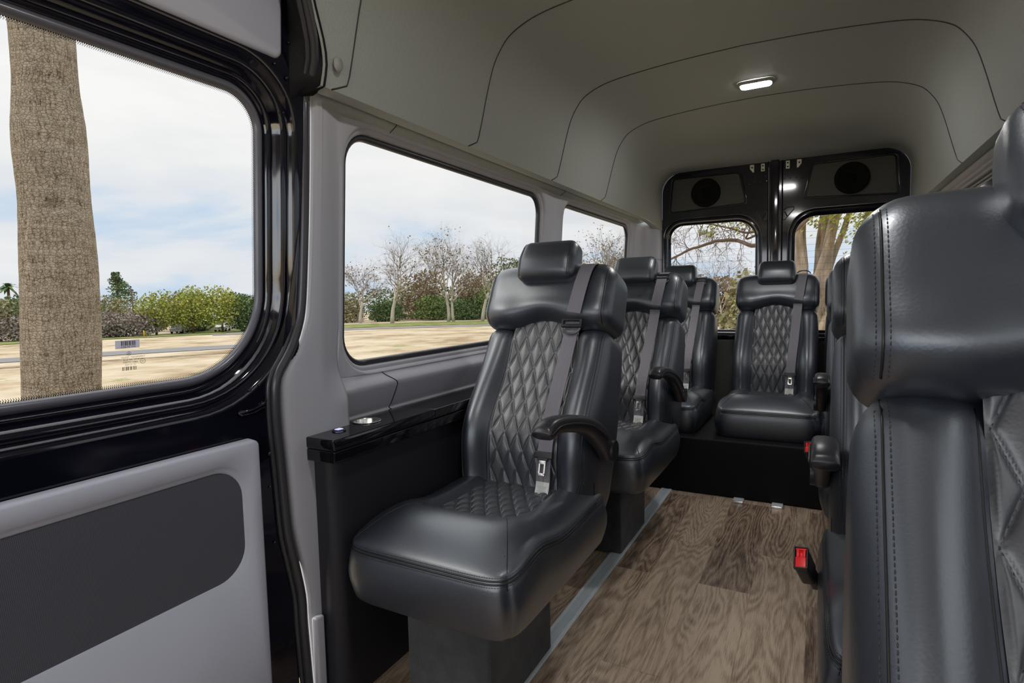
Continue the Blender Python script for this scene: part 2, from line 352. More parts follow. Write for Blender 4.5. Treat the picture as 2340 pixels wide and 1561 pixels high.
def palm_material():
    m = mat('cracked_palm_bark', (0.42, 0.33, 0.23), 0.95, spec=0.1); nt = m.node_tree; b = nt.nodes['Principled BSDF']; L = nt.links
    t = N(nt, 'ShaderNodeTexCoord')
    nz = N(nt, 'ShaderNodeTexNoise', Scale=5.0, Detail=5.0); L.new(t.outputs['Object'], nz.inputs[0])
    wr = N(nt, 'ShaderNodeMix', data_type='RGBA', blend_type='ADD'); wr.inputs[0].default_value = 0.10; L.new(t.outputs['Object'], wr.inputs[6]); L.new(nz.outputs['Color'], wr.inputs[7])
    m1 = N(nt, 'ShaderNodeMapping'); m1.inputs['Scale'].default_value = (30, 30, 44); L.new(wr.outputs[2], m1.inputs[0])
    v1 = N(nt, 'ShaderNodeTexVoronoi', feature='DISTANCE_TO_EDGE', Scale=1.0, Randomness=0.85); L.new(m1.outputs[0], v1.inputs[0])
    m2 = N(nt, 'ShaderNodeMapping'); m2.inputs['Scale'].default_value = (60, 60, 5); L.new(wr.outputs[2], m2.inputs[0])
    n2 = N(nt, 'ShaderNodeTexNoise', Scale=1.0, Detail=4.0); L.new(m2.outputs[0], n2.inputs[0])
    m3 = N(nt, 'ShaderNodeMapping'); m3.inputs['Scale'].default_value = (1.5, 1.5, 34); L.new(wr.outputs[2], m3.inputs[0])
    n3 = N(nt, 'ShaderNodeTexNoise', Scale=1.0, Detail=3.0); L.new(m3.outputs[0], n3.inputs[0])
    ck = ramp(nt, v1.outputs['Distance'], [(0.0, (0.55, 0.55, 0.55)), (0.07, (1, 1, 1))])
    hh = N(nt, 'ShaderNodeMath', operation='MULTIPLY'); L.new(ck.outputs[0], hh.inputs[0]); L.new(n2.outputs[0], hh.inputs[1])
    h2 = N(nt, 'ShaderNodeMath', operation='MULTIPLY_ADD'); L.new(n3.outputs[0], h2.inputs[0]); h2.inputs[1].default_value = 0.45; L.new(hh.outputs[0], h2.inputs[2])
    r = ramp(nt, h2.outputs[0], [(0.40, (0.05, 0.037, 0.027)), (0.52, (0.19, 0.15, 0.108)), (0.68, (0.30, 0.25, 0.187)), (0.90, (0.40, 0.345, 0.27))]); L.new(r.outputs[0], b.inputs['Base Color'])
    bp = N(nt, 'ShaderNodeBump', Strength=1.0, Distance=0.02); L.new(h2.outputs[0], bp.inputs['Height']); L.new(bp.outputs[0], b.inputs['Normal']); return m
M['palm'] = palm_material()

# ------------------------------------------------------------------ van shell
XC = -0.27                                    # centre line of the van
def mirx(v): return Vector((2*XC-v[0], v[1], v[2]))
def wallx(z): return -1.175+(z-0.88)*0.0714   # inner face of the left side at window height
def S(o): o['kind'] = 'structure'; return o
# floor
S(MB().box((XC, 1.25, -0.02), (1.84, 6.1, 0.04)).build('floor', M['planks'], smooth=False))
# headliner: cross-section swept along Y
PROF = [(-0.78, 1.572), (-0.755, 1.66), (-0.728, 1.76), (-0.705, 1.83), (-0.68, 1.875), (-0.645, 1.915), (-0.59, 1.943), (-0.52, 1.962), (-0.40, 1.976), (-0.22, 1.988), (0, 1.994)]
PROF = [(p.x, p.y) for p in spline([(a, b, 0) for a, b in PROF], 3)]
def half_prof(t): # t 0..1 along the half profile
    n = len(PROF)-1; k = min(int(t*n), n-1); f = t*n-k; a, b = PROF[k], PROF[k+1]; return a[0]+(b[0]-a[0])*f, a[1]+(b[1]-a[1])*f
def rear_prof(t): # opening of the rear doors
    L1, R, L2 = 0.26, 0.14, 0.60; arc = R*PI/2; s = t*(L1+arc+L2)
    if s < L1: return -0.745, 1.92-R-L1+s
    if s < L1+arc: a = (s-L1)/R; return -0.745+R-R*math.cos(a), 1.92-R+R*math.sin(a)
    return min(0, -0.745+R+(s-L1-arc)), 1.92
def ceil_pt(u, y, side=1):
    hx, hz = half_prof(u); k = sm(3.72, 4.232, y)
    rx, rz = rear_prof(u); x = hx+(rx-hx)*k; z = hz+(rz-hz)*k*k
    return Vector((XC+side*x, y, z))
def ystart(u):
    z = half_prof(u)[1]; return (1.02-.085*sm(1.60, 1.80, z)) if z < 1.81 else .935-(.935+1.6)*sm(1.81, 1.85, z)
def ceil_all(u, v):
    side = 1; uu = u*2
    if uu > 1: uu = 2-uu; side = -1
    y0 = ystart(uu) if side == 1 else -1.6
    if v < 0.35: y = y0+(1.2-y0)*v/0.35 if y0 < 1.2 else y0
    else: y = 1.2+(4.232-1.2)*(v-0.35)/0.65
    return ceil_pt(uu, y, side)
vs, fs = grid(ceil_all, 120, 90)
ceiling = S(fixn(mesh('ceiling', vs, fs, M['headliner'])))
# lower lips that close the headliner against the walls
lip = MB()
for side in (1, -1):
    y0 = 1.02 if side == 1 else -1.6
    def f(u, v, side=side, y0=y0):
        y = y0+(4.2-y0)*u; p = ceil_pt(0, y, side); q = p+Vector((-side*0.006*math.sin(v*PI), 0, -0.012*math.sin(v*PI)))
        return q+Vector((-side*0.05*v, 0, 0.010*v))
    lip.add(*grid(f, 30, 6))
lip.build('headliner_lip', M['headliner'], ceiling)
for ysm in (1.105, 1.72, 2.40, 3.05):
    pts = []
    for k in range(81):
        u = k/40; side = 1
        if u > 1: u = 2-u; side = -1
        y = ysm - (0.05*sm(0.03, 0.0, u))
        p = ceil_pt(u, y, side); n = Vector((XC-p.x, 0, 1.2-p.z)).normalized(); pts.append(p+n*0.0004)
    MB().tube(pts, 0.0022, 5).build('headliner_seam', M['seam'], ceiling)
S(MB().box((XC, 1.3, 2.045), (1.6, 5.9, 0.03)).build('ceiling', M['matte'], smooth=False))
# little round cap on the headliner
cap = MB(); cap.add([(-1.028+0.0, 1.058+0.014*math.cos(a), 1.627+0.018*math.sin(a)) for a in [2*PI*k/24 for k in range(24)]]+[(-1.022, 1.058+0.011*math.cos(a), 1.627+0.015*math.sin(a)) for a in [2*PI*k/24 for k in range(24)]],
        [(k, (k+1) % 24, 24+(k+1) % 24, 24+k) for k in range(24)]+[tuple(range(24, 48))])
M['cap'] = mat('grey_plastic_cap', (0.26, 0.25, 0.25), 0.5)
cap.build('screw_cap', M['cap'], ceiling)

# one window opening in a side wall: rings that step from the glass to the flat cell edge
def side_cell(y0, y1, z0, z1, gy0, gy1, gz0, gz1, r, wall, side, win_name, wnum, gasket_w=0.020):
    def P(yz, dx):
        p = Vector((wallx(yz[1])+dx, yz[0], yz[1])); return p if side > 0 else mirx(p)
    n, m = 8, 8
    def loop(d, dx, ll=None): return [P(q, dx) for q in rr_loop(gy0-d, gy1+d, gz0-d, gz1+d, r+d, n, m)]
    outer = [P(q, 0.0) for q in rr_loop(y0, y1, z0, z1, 1e-5, n, m)]
    mid = [P(((a[0]+b[0])/2, (a[1]+b[1])/2), 0.004) for a, b in zip(rr_loop(gy0-.045, gy1+.045, gz0-.04, gz1+.03, r+.04, n, m), rr_loop(y0, y1, z0, z1, 1e-5, n, m))]
    ls = [loop(0.016, -0.040), loop(0.018, -0.016), loop(0.021, -0.009), loop(0.026, -0.0065), loop(0.032, -0.006), loop(0.036, 0.002), loop(0.042, 0.006)]
    vs, fs = rings(ls+[outer]); o = mesh('window_surround', vs, fs, M['trim'], wall); fixn(o); sharp(o, 50)
    g = empty(win_name, (0, 0, 0), kind='structure')
    ls = [[P(q, -0.030) for q in rr_loop(gy0, gy1, gz0, gz1, r, n, m)], loop(0.002, -0.022), loop(0.006, -0.018), loop(0.012, -0.0165), loop(0.0175, -0.020), loop(0.020, -0.03)]
    gk = mesh('window_gasket', *rings(ls), M['rubber'], g); fixn(gk)
    gl = rr_loop(gy0-0.01, gy1+0.01, gz0-0.01, gz1+0.01, r+0.01, n, m); vs = [P(q, -0.034) for q in gl]+[P(q, -0.038) for q in gl]; k = len(gl)
    pane = mesh('window_glass', vs[:k], [tuple(range(k))], M['glass'], g, smooth=False)
    return g
def strip(name, tab, y0, y1, mat_, wall, side, ny=2):
    """tab: list of (x,z) cross-section points"""
    def f(u, v):
        k = u*(len(tab)-1); i = min(int(k), len(tab)-2); t = k-i; x = tab[i][0]+(tab[i+1][0]-tab[i][0])*t; z = tab[i][1]+(tab[i+1][1]-tab[i][1])*t
        p = Vector((x, y0+(y1-y0)*v, z)); return p if side > 0 else mirx(p)
    o = mesh(name, *grid(f, len(tab)-1, ny), mat_, wall); fixn(o); return o
SILL = [(q.x, q.y) for q in spline([(wallx(.845), .845, 0), (-1.166, .833, 0), (-1.150, .818, 0), (-1.146, .808, 0), (-1.152, .79, 0), (-1.175, .742, 0), (-1.186, .725, 0), (-1.176, .719, 0), (-1.170, .712, 0), (-1.172, .66, 0)], 5)]
HEAD = [(wallx(1.55), 1.55), (-1.118, 1.556), (-1.100, 1.567), (-1.092, 1.58), (-1.09, 1.60)]
wl = S(MB().box((-1.235, 2.65, 0.79), (0.03, 3.25, 1.58-1.0)).build('wall_left', M['matte'], smooth=False))
# keep the outer skin below the windows only
for v in wl.data.vertices: v.co.z = 0.0 if v.co.z < 0.8 else 0.83
side_cell(1.15, 2.555, 0.845, 1.55, 1.205, 2.425, 0.885, 1.512, 0.075, wl, 1, 'window_1', 1)
side_cell(2.555, 3.93, 0.845, 1.55, 2.70, 3.81, 0.885, 1.512, 0.075, wl, 1, 'window_2', 2)
strip('sill_trim', SILL, 1.10, 3.93, M['trim'], wl, 1, 6); strip('window_header', HEAD, 1.0, 4.2, M['headliner'], wl, 1, 6)
# trim joint line just behind the first window's front corner
jt = MB()
for yj in (1.335, 2.60):
    jt.tube([(x+.0006, yj+.04*sm(.845, .80, z), z+.0006) for x, z in SILL[:-6]], 0.0016, 5)
    jt.tube([(x+.0006, yj+.02, z-.0006) for x, z in HEAD], 0.0014, 5)
jt.build('trim_joint', M['seam'], wl)
# pillar between sliding door and first window
EDGE = [(0.0, 0.995), (0.087, 0.992), (0.25, 0.985), (0.32, 0.983), (0.413, 0.967), (0.487, 0.953), (0.56, 0.948), (0.646, 0.944), (0.76, 0.938), (0.834, 0.938), (0.885, 0.947), (0.94, 0.985), (0.99, 1.008), (1.051, 1.023), (1.202, 1.033), (1.377, 1.040), (1.50, 1.043), (1.60, 1.045)]
ES = spline([(0, y, z) for z, y in EDGE], 4)
EDGE_S = [(p.z, p.y) for p in ES]
def edge_y(z): return lerp_tab(EDGE_S, z)
def pill_x(z): return -1.135+max(0, z-0.9)*0.05
def pil(u, v):
    z = 0.0+1.575*v; yl = edge_y(z); yr = 1.172-0.02*sm(1.2, .9, z) if z > 0.70 else 1.10
    xs = [(-0.002, -0.050), (0.0, -0.022), (0.003, -0.010), (0.008, -0.004), (0.016, -0.001), (0.03, 0.0)]
    k = u*13
    if k <= 5: i = min(int(k), 4); t = k-i; d = xs[i][0]+(xs[i+1][0]-xs[i][0])*t; x = xs[i][1]+(xs[i+1][1]-xs[i][1])*t; return Vector((pill_x(z)+x, yl+d, z))
    t = min(1, (k-5)/6); y = yl+0.03+(yr-yl-0.03)*t; x = pill_x(z)
    if k > 11: x -= (k-11)/2*0.055*(1-sm(.80, .90, z))
    x -= (pill_x(z)-wallx(z)-.001)*sm(1.055, 1.172, y)*sm(0.78, .90, z)
    return Vector((x, y, z))
pl = S(mesh('trim_1', *grid(pil, 52, 110), M['trim'])); fixn(pl)
MB().box((-1.128, 1.002, 0.10), (0.02, 0.028, 0.30), 0.006, 2).build('pillar_foot_cover', M['trim'], pl)
# door seal
sp = [Vector((pill_x(z)-0.008, edge_y(z)-0.017, z)) for z in [i*0.02 for i in range(79)]]
for k in range(1, 12):
    u_ = .115*k/11+.0; q = ceil_pt(u_*3.2, ystart(u_*3.2)); sp.append(Vector((q.x-.002-.030*(1-k/11)**3, q.y-.006, q.z)))
seal = empty('door_seal', (-1.12, 0.95, 0), 'dark rubber weather seal running up the grey pillar beside the sliding door', 'seal')
loc = Vector((-1.12, 0.95, 0))
MB().tube([p-loc for p in sp], 0.0115, 10).build('seal_bead', M['rubber'], seal)
MB().tube([p-loc+Vector((-.008, -.014, 0)) for p in sp], 0.006, 8).build('seal_lip', M['rubber'], seal)
# D pillar and rear corner of left wall, right wall is the mirror
def dpil(side):
    def f(u, v):
        y = 3.93+0.302*u; z = 1.60*v; x = wallx(max(z, .7)) if z > .7 else -1.175
        k = sm(0.1, 0.9, u); x = x+(-1.02-x)*k; x += 0.006*math.sin(PI*min(1, u*3))
        p = Vector((x, y, z)); return p if side > 0 else mirx(p)
    return f
o = mesh('corner_trim', *grid(dpil(1), 16, 20), M['trim'], wl); fixn(o)
MB().tube([(lambda p: p+Vector((0.001, -0.001, 0)))(dpil(1)(k/16, 1.31/1.60)) for k in range(17)], 0.0016, 4).build('trim_joint', M['seam'], wl)
wr = S(MB().box((2*XC+1.235, 1.25, 0.41), (0.03, 6.05, 0.83)).build('wall_right', M['matte'], smooth=False))
for i, (a, b_, c, d) in enumerate(((2.555, 3.93, 2.70, 3.81), (1.15, 2.555, 1.205, 2.425), (-0.30, 1.15, -0.20, 1.05), (-1.6, -0.30, -1.45, -0.45))):
    side_cell(a, b_, 0.845, 1.55, c, d, 0.885, 1.512, 0.075, wr, -1, 'window_%d' % (i+3), i)
strip('sill_trim', SILL, -1.6, 3.93, M['trim'], wr, -1, 6); strip('window_header', HEAD, -1.6, 4.2, M['trim'], wr, -1, 6)
o = mesh('corner_trim', *grid(dpil(-1), 16, 20), M['trim'], wr); fixn(o)
# dark lower side panels with a rounded front edge
def base_panel(name, y0, y1, side, parent=None):
    prof = [(-1.172, y0)]+[(-1.075-0.035+0.035*math.sin(a), y0+0.035-0.035*math.cos(a)) for a in [PI/2*k/8 for k in range(9)]]+[(-1.075, y0+0.5), (-1.075, y1)]
    vs = []
    for z in (0, 0.2, 0.4, 0.663):
        for x, y in prof: p = Vector((x+0.004*math.sin(z*5), y, z)); vs.append(p if side > 0 else mirx(p))
    n = len(prof); fs = [(i*n+k, i*n+k+1, (i+1)*n+k+1, (i+1)*n+k) for i in range(3) for k in range(n-1)]
    o = mesh(name, vs, fs, M['base']); fixn(o); return o
S(base_panel('trim_2', 1.022, 4.2, 1)); S(base_panel('trim_3', -1.6, 4.2, -1))

# ------------------------------------------------------------------ ledge with cup holder and power button
def ledge(side, y0, y1, label):
    o = empty('side_ledge', (-1.115 if side > 0 else 2*XC+1.115, y0, 0.72), label, 'ledge')
    def P(x, y, z): v = Vector((x+1.115, y-y0, z-0.72)); return v if side > 0 else Vector((-v.x, v.y, v.z))
    # outline with a hole for the cup: top slab
    cx, cy, cr = -1.122, 1.205, 0.038
    top = MB()
    rect = rr_loop(-1.186, -1.040, y0, y0+0.42 if side > 0 else y1, 0.004, 4, 12); 
    if side > 0:
        n = len(rect)
        def ang(q): return math.atan2((q[1]-cy), (q[0]-cx))
        hole = []
        for q in rect:
            a = ang(q); hole.append((cx+cr*math.cos(a), cy+cr*math.sin(a)))
        r2 = rr_loop(-1.184, -1.042, y0+.002, y0+0.42, 0.004, 4, 12)
        loops = [[P(x, y, 0.700) for x, y in hole], [P(x, y, 0.72) for x, y in hole], [P(x, y, 0.72) for x, y in r2], [P(x, y, 0.7175) for x, y in rect], [P(x, y, 0.696) for x, y in rect], [P(x, y, 0.692) for x, y in r2]]
        top.add(*rings(loops)); top.box(P(-1.113, (y0+0.42+y1)/2, 0.706), (0.146, y1-y0-0.42, 0.028), 0.003, 2)
    else: top.box(P(-1.113, (y0+y1)/2, 0.706), (0.146, y1-y0, 0.028), 0.003, 2)
    a = top.build('top_board', M['gloss'], o); fixn(a); sharp(a, 40)
    MB().box(P(-1.113, (y0+y1)/2, 0.675), (0.145, y1-y0-0.001, 0.030), 0.003, 2).build('lower_board', M['gloss'], o, ang=40)
    MB().box(P(-1.078, (y0+y1)/2+0.05, 0.657), (0.012, y1-y0-0.08, 0.008), 0.003, 2).build('edge_strip', M['trim_dim'], o)
    return o
M['trim_dim'] = mat('mauve_grey_edging', (0.38, 0.34, 0.38), 0.4)
ledge(1, 1.0, 4.15, 'long gloss black ledge under the side windows behind the sliding door')
ledge(-1, -1.4, 4.15, 'gloss black ledge along the right side wall behind the seats')
ch = empty('cup_holder', (-1.122, 1.205, 0.72), 'round brushed steel cup holder sunk into the gloss black ledge', 'cup holder')
n = 40; ls = []
for r, z in ((0.041, 0.0015), (0.0405, 0.003), (0.038, 0.0025), (0.0365, 0.0), (0.0355, -0.045), (0.034, -0.058)):
    ls.append([(r*math.cos(2*PI*k/n), r*math.sin(2*PI*k/n), z) for k in range(n)])
vs, fs = rings(ls); fs.append(tuple(range(5*n, 6*n))); mesh('cup_liner', vs, fs, M['steel'], ch)
pb = empty('power_button', (-1.108, 1.085, 0.72), 'small round lit push button beside the steel cup holder', 'button')
def disc(r, z0, z1, n=24, bev=0.001):
    ls = [[(rr*math.cos(2*PI*k/n), rr*math.sin(2*PI*k/n), z) for k in range(n)] for rr, z in ((r, z0), (r, z1-bev), (r-bev, z1), (0.001, z1))]
    return rings(ls)
MB().add(*disc(0.018, 0.0005, 0.004)).build('bezel', M['plastic'], pb)
MB().box((0, 0, 0.0045), (0.014, 0.018, 0.002), 0.0008, 2).build('lit_face', M['led'], pb)

# ------------------------------------------------------------------ sliding door (door_1)
door = empty('door_1', (0, 0, 0), kind='structure')
def dx(z): return -1.155+max(0, z-0.85)*0.075
GY1, GZ0, GZ1 = 0.915, 0.902, 1.527
RAD = (0.075, 0.075, 0.17, 0.185)
def dloop(d, x, k=1.0):
    return [Vector((dx(z)+x, y, z)) for y, z in rr_loop(-0.35-d, GY1+d, GZ0-d*k, GZ1+d, tuple(r+d for r in RAD), 14, 12)]
# painted inner frame with pressed steps
steps = [(0.020, -0.050), (0.024, -0.040), (0.030, -0.034), (0.034, -0.035), (0.038, -0.036), (0.042, -0.028), (0.047, -0.018), (0.052, -0.014), (0.060, -0.013), (0.066, -0.016), (0.070, -0.012), (0.075, -0.003), (0.080, 0.0), (0.088, 0.0)]
ls = [dloop(d, x) for d, x in steps]
out = [Vector((dx(z), y, z)) for y, z in rr_loop(-0.50, 1.015, 0.0, 1.86, 1e-5, 14, 12)]
for q in out:
    if q.y > 1.0 and q.z < 0.95: q.y = 0.95
vs, fs = rings(ls+[out]); df = mesh('door_frame', vs, fs, M['paint'], door); fixn(df); sharp(df, 60)
# bright bead where the pressing turns
# rubber gasket
ls = [dloop(0.0, -0.052), dloop(0.001, -0.046), dloop(0.005, -0.041), dloop(0.010, -0.039), dloop(0.015, -0.041), dloop(0.020, -0.047), dloop(0.023, -0.052)]
gk = mesh('window_gasket', *rings(ls), M['gasket'], door); fixn(gk)
gl = dloop(0.01, -0.054); mesh('window_glass', gl, [tuple(range(len(gl)))], M['glass'], door, smooth=False)
# black printed edge of dots on the glass
dots = MB()
for row, (dd, sz) in enumerate(((-0.0008, 0.0015), (-0.0032, 0.0012), (-0.0054, 0.0009))):
    lp = dloop(dd, -0.0515)
    lens = [0]
    for k in range(len(lp)): lens.append(lens[-1]+(lp[(k+1) % len(lp)]-lp[k]).length)
    T = lens[-1]; cnt = int(T/0.0036); j = 0
    for i in range(cnt):
        s = (i+0.5*(row % 2))/cnt*T
        while lens[j+1] < s and j < len(lp)-1: j += 1
        a, b2 = lp[j], lp[(j+1) % len(lp)]; t = (s-lens[j])/max(1e-9, lens[j+1]-lens[j]); p = a+(b2-a)*t
        if p.y < 0.30: continue
        dots.add([p+Vector((0, -sz, 0)), p+Vector((0, 0, -sz)), p+Vector((0, sz, 0)), p+Vector((0, 0, sz))], [(0, 1, 2, 3)])
dots.build('printed_dot_border', M['frit'], door, smooth=False)
# lower trim panel with recessed fabric inset
def ploop(y0, y1, z0, z1, r, x): return [Vector((dx(z)+x, y, z)) for y, z in rr_loop(y0, y1, z0, z1, r, 10, 8)]
lt = mesh('lower_trim_panel', *rings([ploop(-0.40, 0.812, 0.452, 0.697, 0.068, 0.020), ploop(-0.40, 0.816, 0.448, 0.701, 0.070, 0.024), ploop(-0.40, 0.824, 0.440, 0.709, 0.074, 0.0255), ploop(-0.40, 0.826, 0.438, 0.711, 0.075, 0.0285),
      ploop(-0.45, 0.853, 0.02, 0.744, 0.012, 0.0285), ploop(-0.455, 0.858, 0.015, 0.749, 0.016, 0.025), ploop(-0.457, 0.860, 0.013, 0.751, 0.018, 0.004)]), M['doortrim'], door); fixn(lt); sharp(lt, 60)
wv = ploop(-0.40, 0.813, 0.451, 0.698, 0.068, 0.0195); mesh('fabric_inset', wv, [tuple(range(len(wv)))], M['weave'], lt, smooth=False)
MB().tube([(dx(.1)+.028, .70, .165), (dx(.1)+.029, .76, .178), (dx(.1)+.029, .79, .186)], 0.004, 8).build('moulded_rib', M['doortrim'], lt)
ut = mesh('upper_trim_panel', *rings([ploop(-0.40, 0.938, 1.622, 1.86, 0.012, 0.010), ploop(-0.405, 0.945, 1.615, 1.865, 0.016, 0.006), ploop(-0.407, 0.947, 1.613, 1.867, 0.018, 0.0)], True), M['doortrim'], door); fixn(ut); sharp(ut, 50)
# pressed detail: slotted handle recess, plugs and screws
det = MB()
def dp(y, z, x=0.004): return Vector((dx(z)+x, y, z))
det.tube([dp(.826, .812), dp(.862, .814), dp(.893, .822), dp(.90, .832)], 0.0035, 8)
det.tube([dp(.826, .812, .006), dp(.832, .806, .006), dp(.865, .807, .006), dp(.897, .815, .006)], 0.002, 6)
for y, z, r in ((.86, .860, .004), (.885, .868, .003), (.905, .70, .006), (.90, .62, .003), (.905, .48, .004), (.91, .735, .0035), (.965, 1.58, .006), (.955, 1.50, .003), (.97, 1.66, .004), (.93, 1.60, .003)):
    det.add([Vector((dx(z)+0.003+r*.6*math.cos(t), y+r*math.sin(t)*math.cos(a), z+r*math.sin(t)*math.sin(a))) for t in (PI/2, PI/4, 0.05) for a in [2*PI*k/8 for k in range(8)]],
            [(i*8+k, i*8+(k+1) % 8, (i+1)*8+(k+1) % 8, (i+1)*8+k) for i in range(2) for k in range(8)])
det.build('pressed_fittings', M['paint'], door)
# sticker and printed mark on the door glass
def on_glass(y, z, off=0.0): return Vector((dx(z)-0.0535+off, y, z))
def glass_quad(mb, y0, z0, y1, z1, off): mb.add([on_glass(y0, z0, off), on_glass(y1, z0, off), on_glass(y1, z1, off), on_glass(y0, z1, off)], [(0, 1, 2, 3)])
sk = empty('barcode_sticker', tuple(on_glass(.628, .985)), 'pale barcode sticker low on the sliding door window', 'sticker')
o0 = on_glass(.628, .985)
mb = MB(); glass_quad(mb, .605, .977, .650, .993, .001); mb.v = [v-o0 for v in mb.v]; mb.build('sticker_paper', M['sticker'], sk, smooth=False)
random.seed(5); mb = MB(); y = .6155
BARS = [(0.6165, .0014), (.6187, .0006), (.6205, .0008), (.6235, .0016), (.6265, .0016), (.6295, .0007), (.6318, .0017), (.6345, .0006), (.6372, .0015), (.6400, .0007), (.6415, .0008)]
for y, wd in BARS: glass_quad(mb, y-wd/2, .9825, y+wd/2, .9915, .0016)
mb.v = [v-o0 for v in mb.v]; mb.build('barcode', M['print'], sk, smooth=False)
def text_on_glass(s, y, z, size, parent, origin, off=0.0016, name='printed_text', m='print'):
    cu = bpy.data.curves.new(name, 'FONT'); cu.body = s; cu.size = size; cu.align_x = 'CENTER'
    ob = bpy.data.objects.new(name, cu); C.objects.link(ob)
    dg = bpy.context.evaluated_depsgraph_get(); me = bpy.data.meshes.new_from_object(ob.evaluated_get(dg)); bpy.data.objects.remove(ob)
    for v in me.vertices:
        a, b2 = v.co.x, v.co.y; v.co = on_glass(y+a, z+b2, off)-origin
    me.materials.clear(); me.materials.append(M[m]); o = bpy.data.objects.new(name, me); link(o, parent); return o
text_on_glass('A 906 735 10 00', .6285, .9785, .0040, sk, o0)
mk = empty('glass_mark', tuple(on_glass(.640, .945)), 'small black maker mark and lettering printed on the sliding door glass', 'marking')
o1 = on_glass(.640, .945)
mb = MB()
def ring2(y, z, ra, rb, n=28):
    vs = [on_glass(y+r*math.cos(2*PI*k/n), z+r*math.sin(2*PI*k/n), .001) for r in (ra, rb) for k in range(n)]
    mb.add(vs, [(k, (k+1) % n, n+(k+1) % n, n+k) for k in range(n)])
ring2(.6295, .9665, .0040, .0034)
for a in (90, 210, 330):
    a = math.radians(a); d = Vector((math.cos(a), math.sin(a))); e = Vector((-d.y, d.x))*.0006
    mb.add([on_glass(.6295+e.x, .9665+e.y, .001), on_glass(.6295-e.x, .9665-e.y, .001), on_glass(.6295+d.x*.0035, .9665+d.y*.0035, .001)], [(0, 1, 2)])
ring2(.6555, .9490, .0052, .0045)
for i, (y, wd) in enumerate(BARS): glass_quad(mb, y-wd/2+.001, .9330, y+wd/2+.001, .9405, .001)
mb.v = [v-o1 for v in mb.v]; mb.build('printed_marks', M['print'], mk, smooth=False)
text_on_glass('TINTED  TRANSPARENT', .638, .9575, .0042, mk, o1, .001); text_on_glass('M106  AS2  43R-001105', .638, .9525, .0038, mk, o1, .001)
text_on_glass('PORTO - M&A', .632, .9475, .0044, mk, o1, .001); text_on_glass('DOT 27 . E1', .632, .9425, .0040, mk, o1, .001); text_on_glass('E2', .6555, .9475, .0046, mk, o1, .001)
# header above the door and post in front of it
S(MB().box((-1.02, 0.25, 1.90), (0.15, 1.52, 0.10), 0.02, 2).build('trim_4', M['paint']))
fl = [Vector((dx(1.53)-.004, .97, 1.53)), Vector((-1.106, 1.0, 1.55)), Vector((-1.094, 1.038, 1.56))]
for k in range(15):
    u_ = .37*k/14; q = ceil_pt(u_, ystart(u_)); fl += [Vector((dx(q.z)-.004, .97, q.z)), Vector(((dx(q.z)+q.x)/2, q.y-.02, q.z)), Vector((q.x+.004, q.y+.012, q.z))]
S(mesh('trim_5', fl, [(3*i+k, 3*i+k+1, 3*i+k+4, 3*i+k+3) for i in range(15) for k in range(2)], M['matte']))
# step well / sill at the foot of the door
S(MB().box((-1.11, 0.45, 0.006), (0.12, 1.1, 0.012), 0.003, 1).build('trim_7', M['rubber']))
# unseen boxes in place of dashboard and windscreen header, added to block front light
S(MB().box((XC, -1.62, 0.50), (1.80, 0.10, 1.00), .02, 2).build('front_light_block_low', M['matte']))
S(MB().box((XC, -1.62, 1.86), (1.60, 0.06, 0.30), .02, 2).build('front_light_block_high', M['trim']))
# front left wall with its cab door window (beside and behind the viewer)
wf = S(MB().box((-1.17, -1.05, 0.43), (0.05, 1.1, 0.86)).build('wall_front', M['matte'], smooth=False))
side_cell(-1.6, -0.50, 0.845, 1.55, -1.5, -0.62, 0.885, 1.512, 0.075, wf, 1, 'window_7', 7)
strip('window_header', HEAD, -1.6, -0.5, M['trim'], wf, 1)

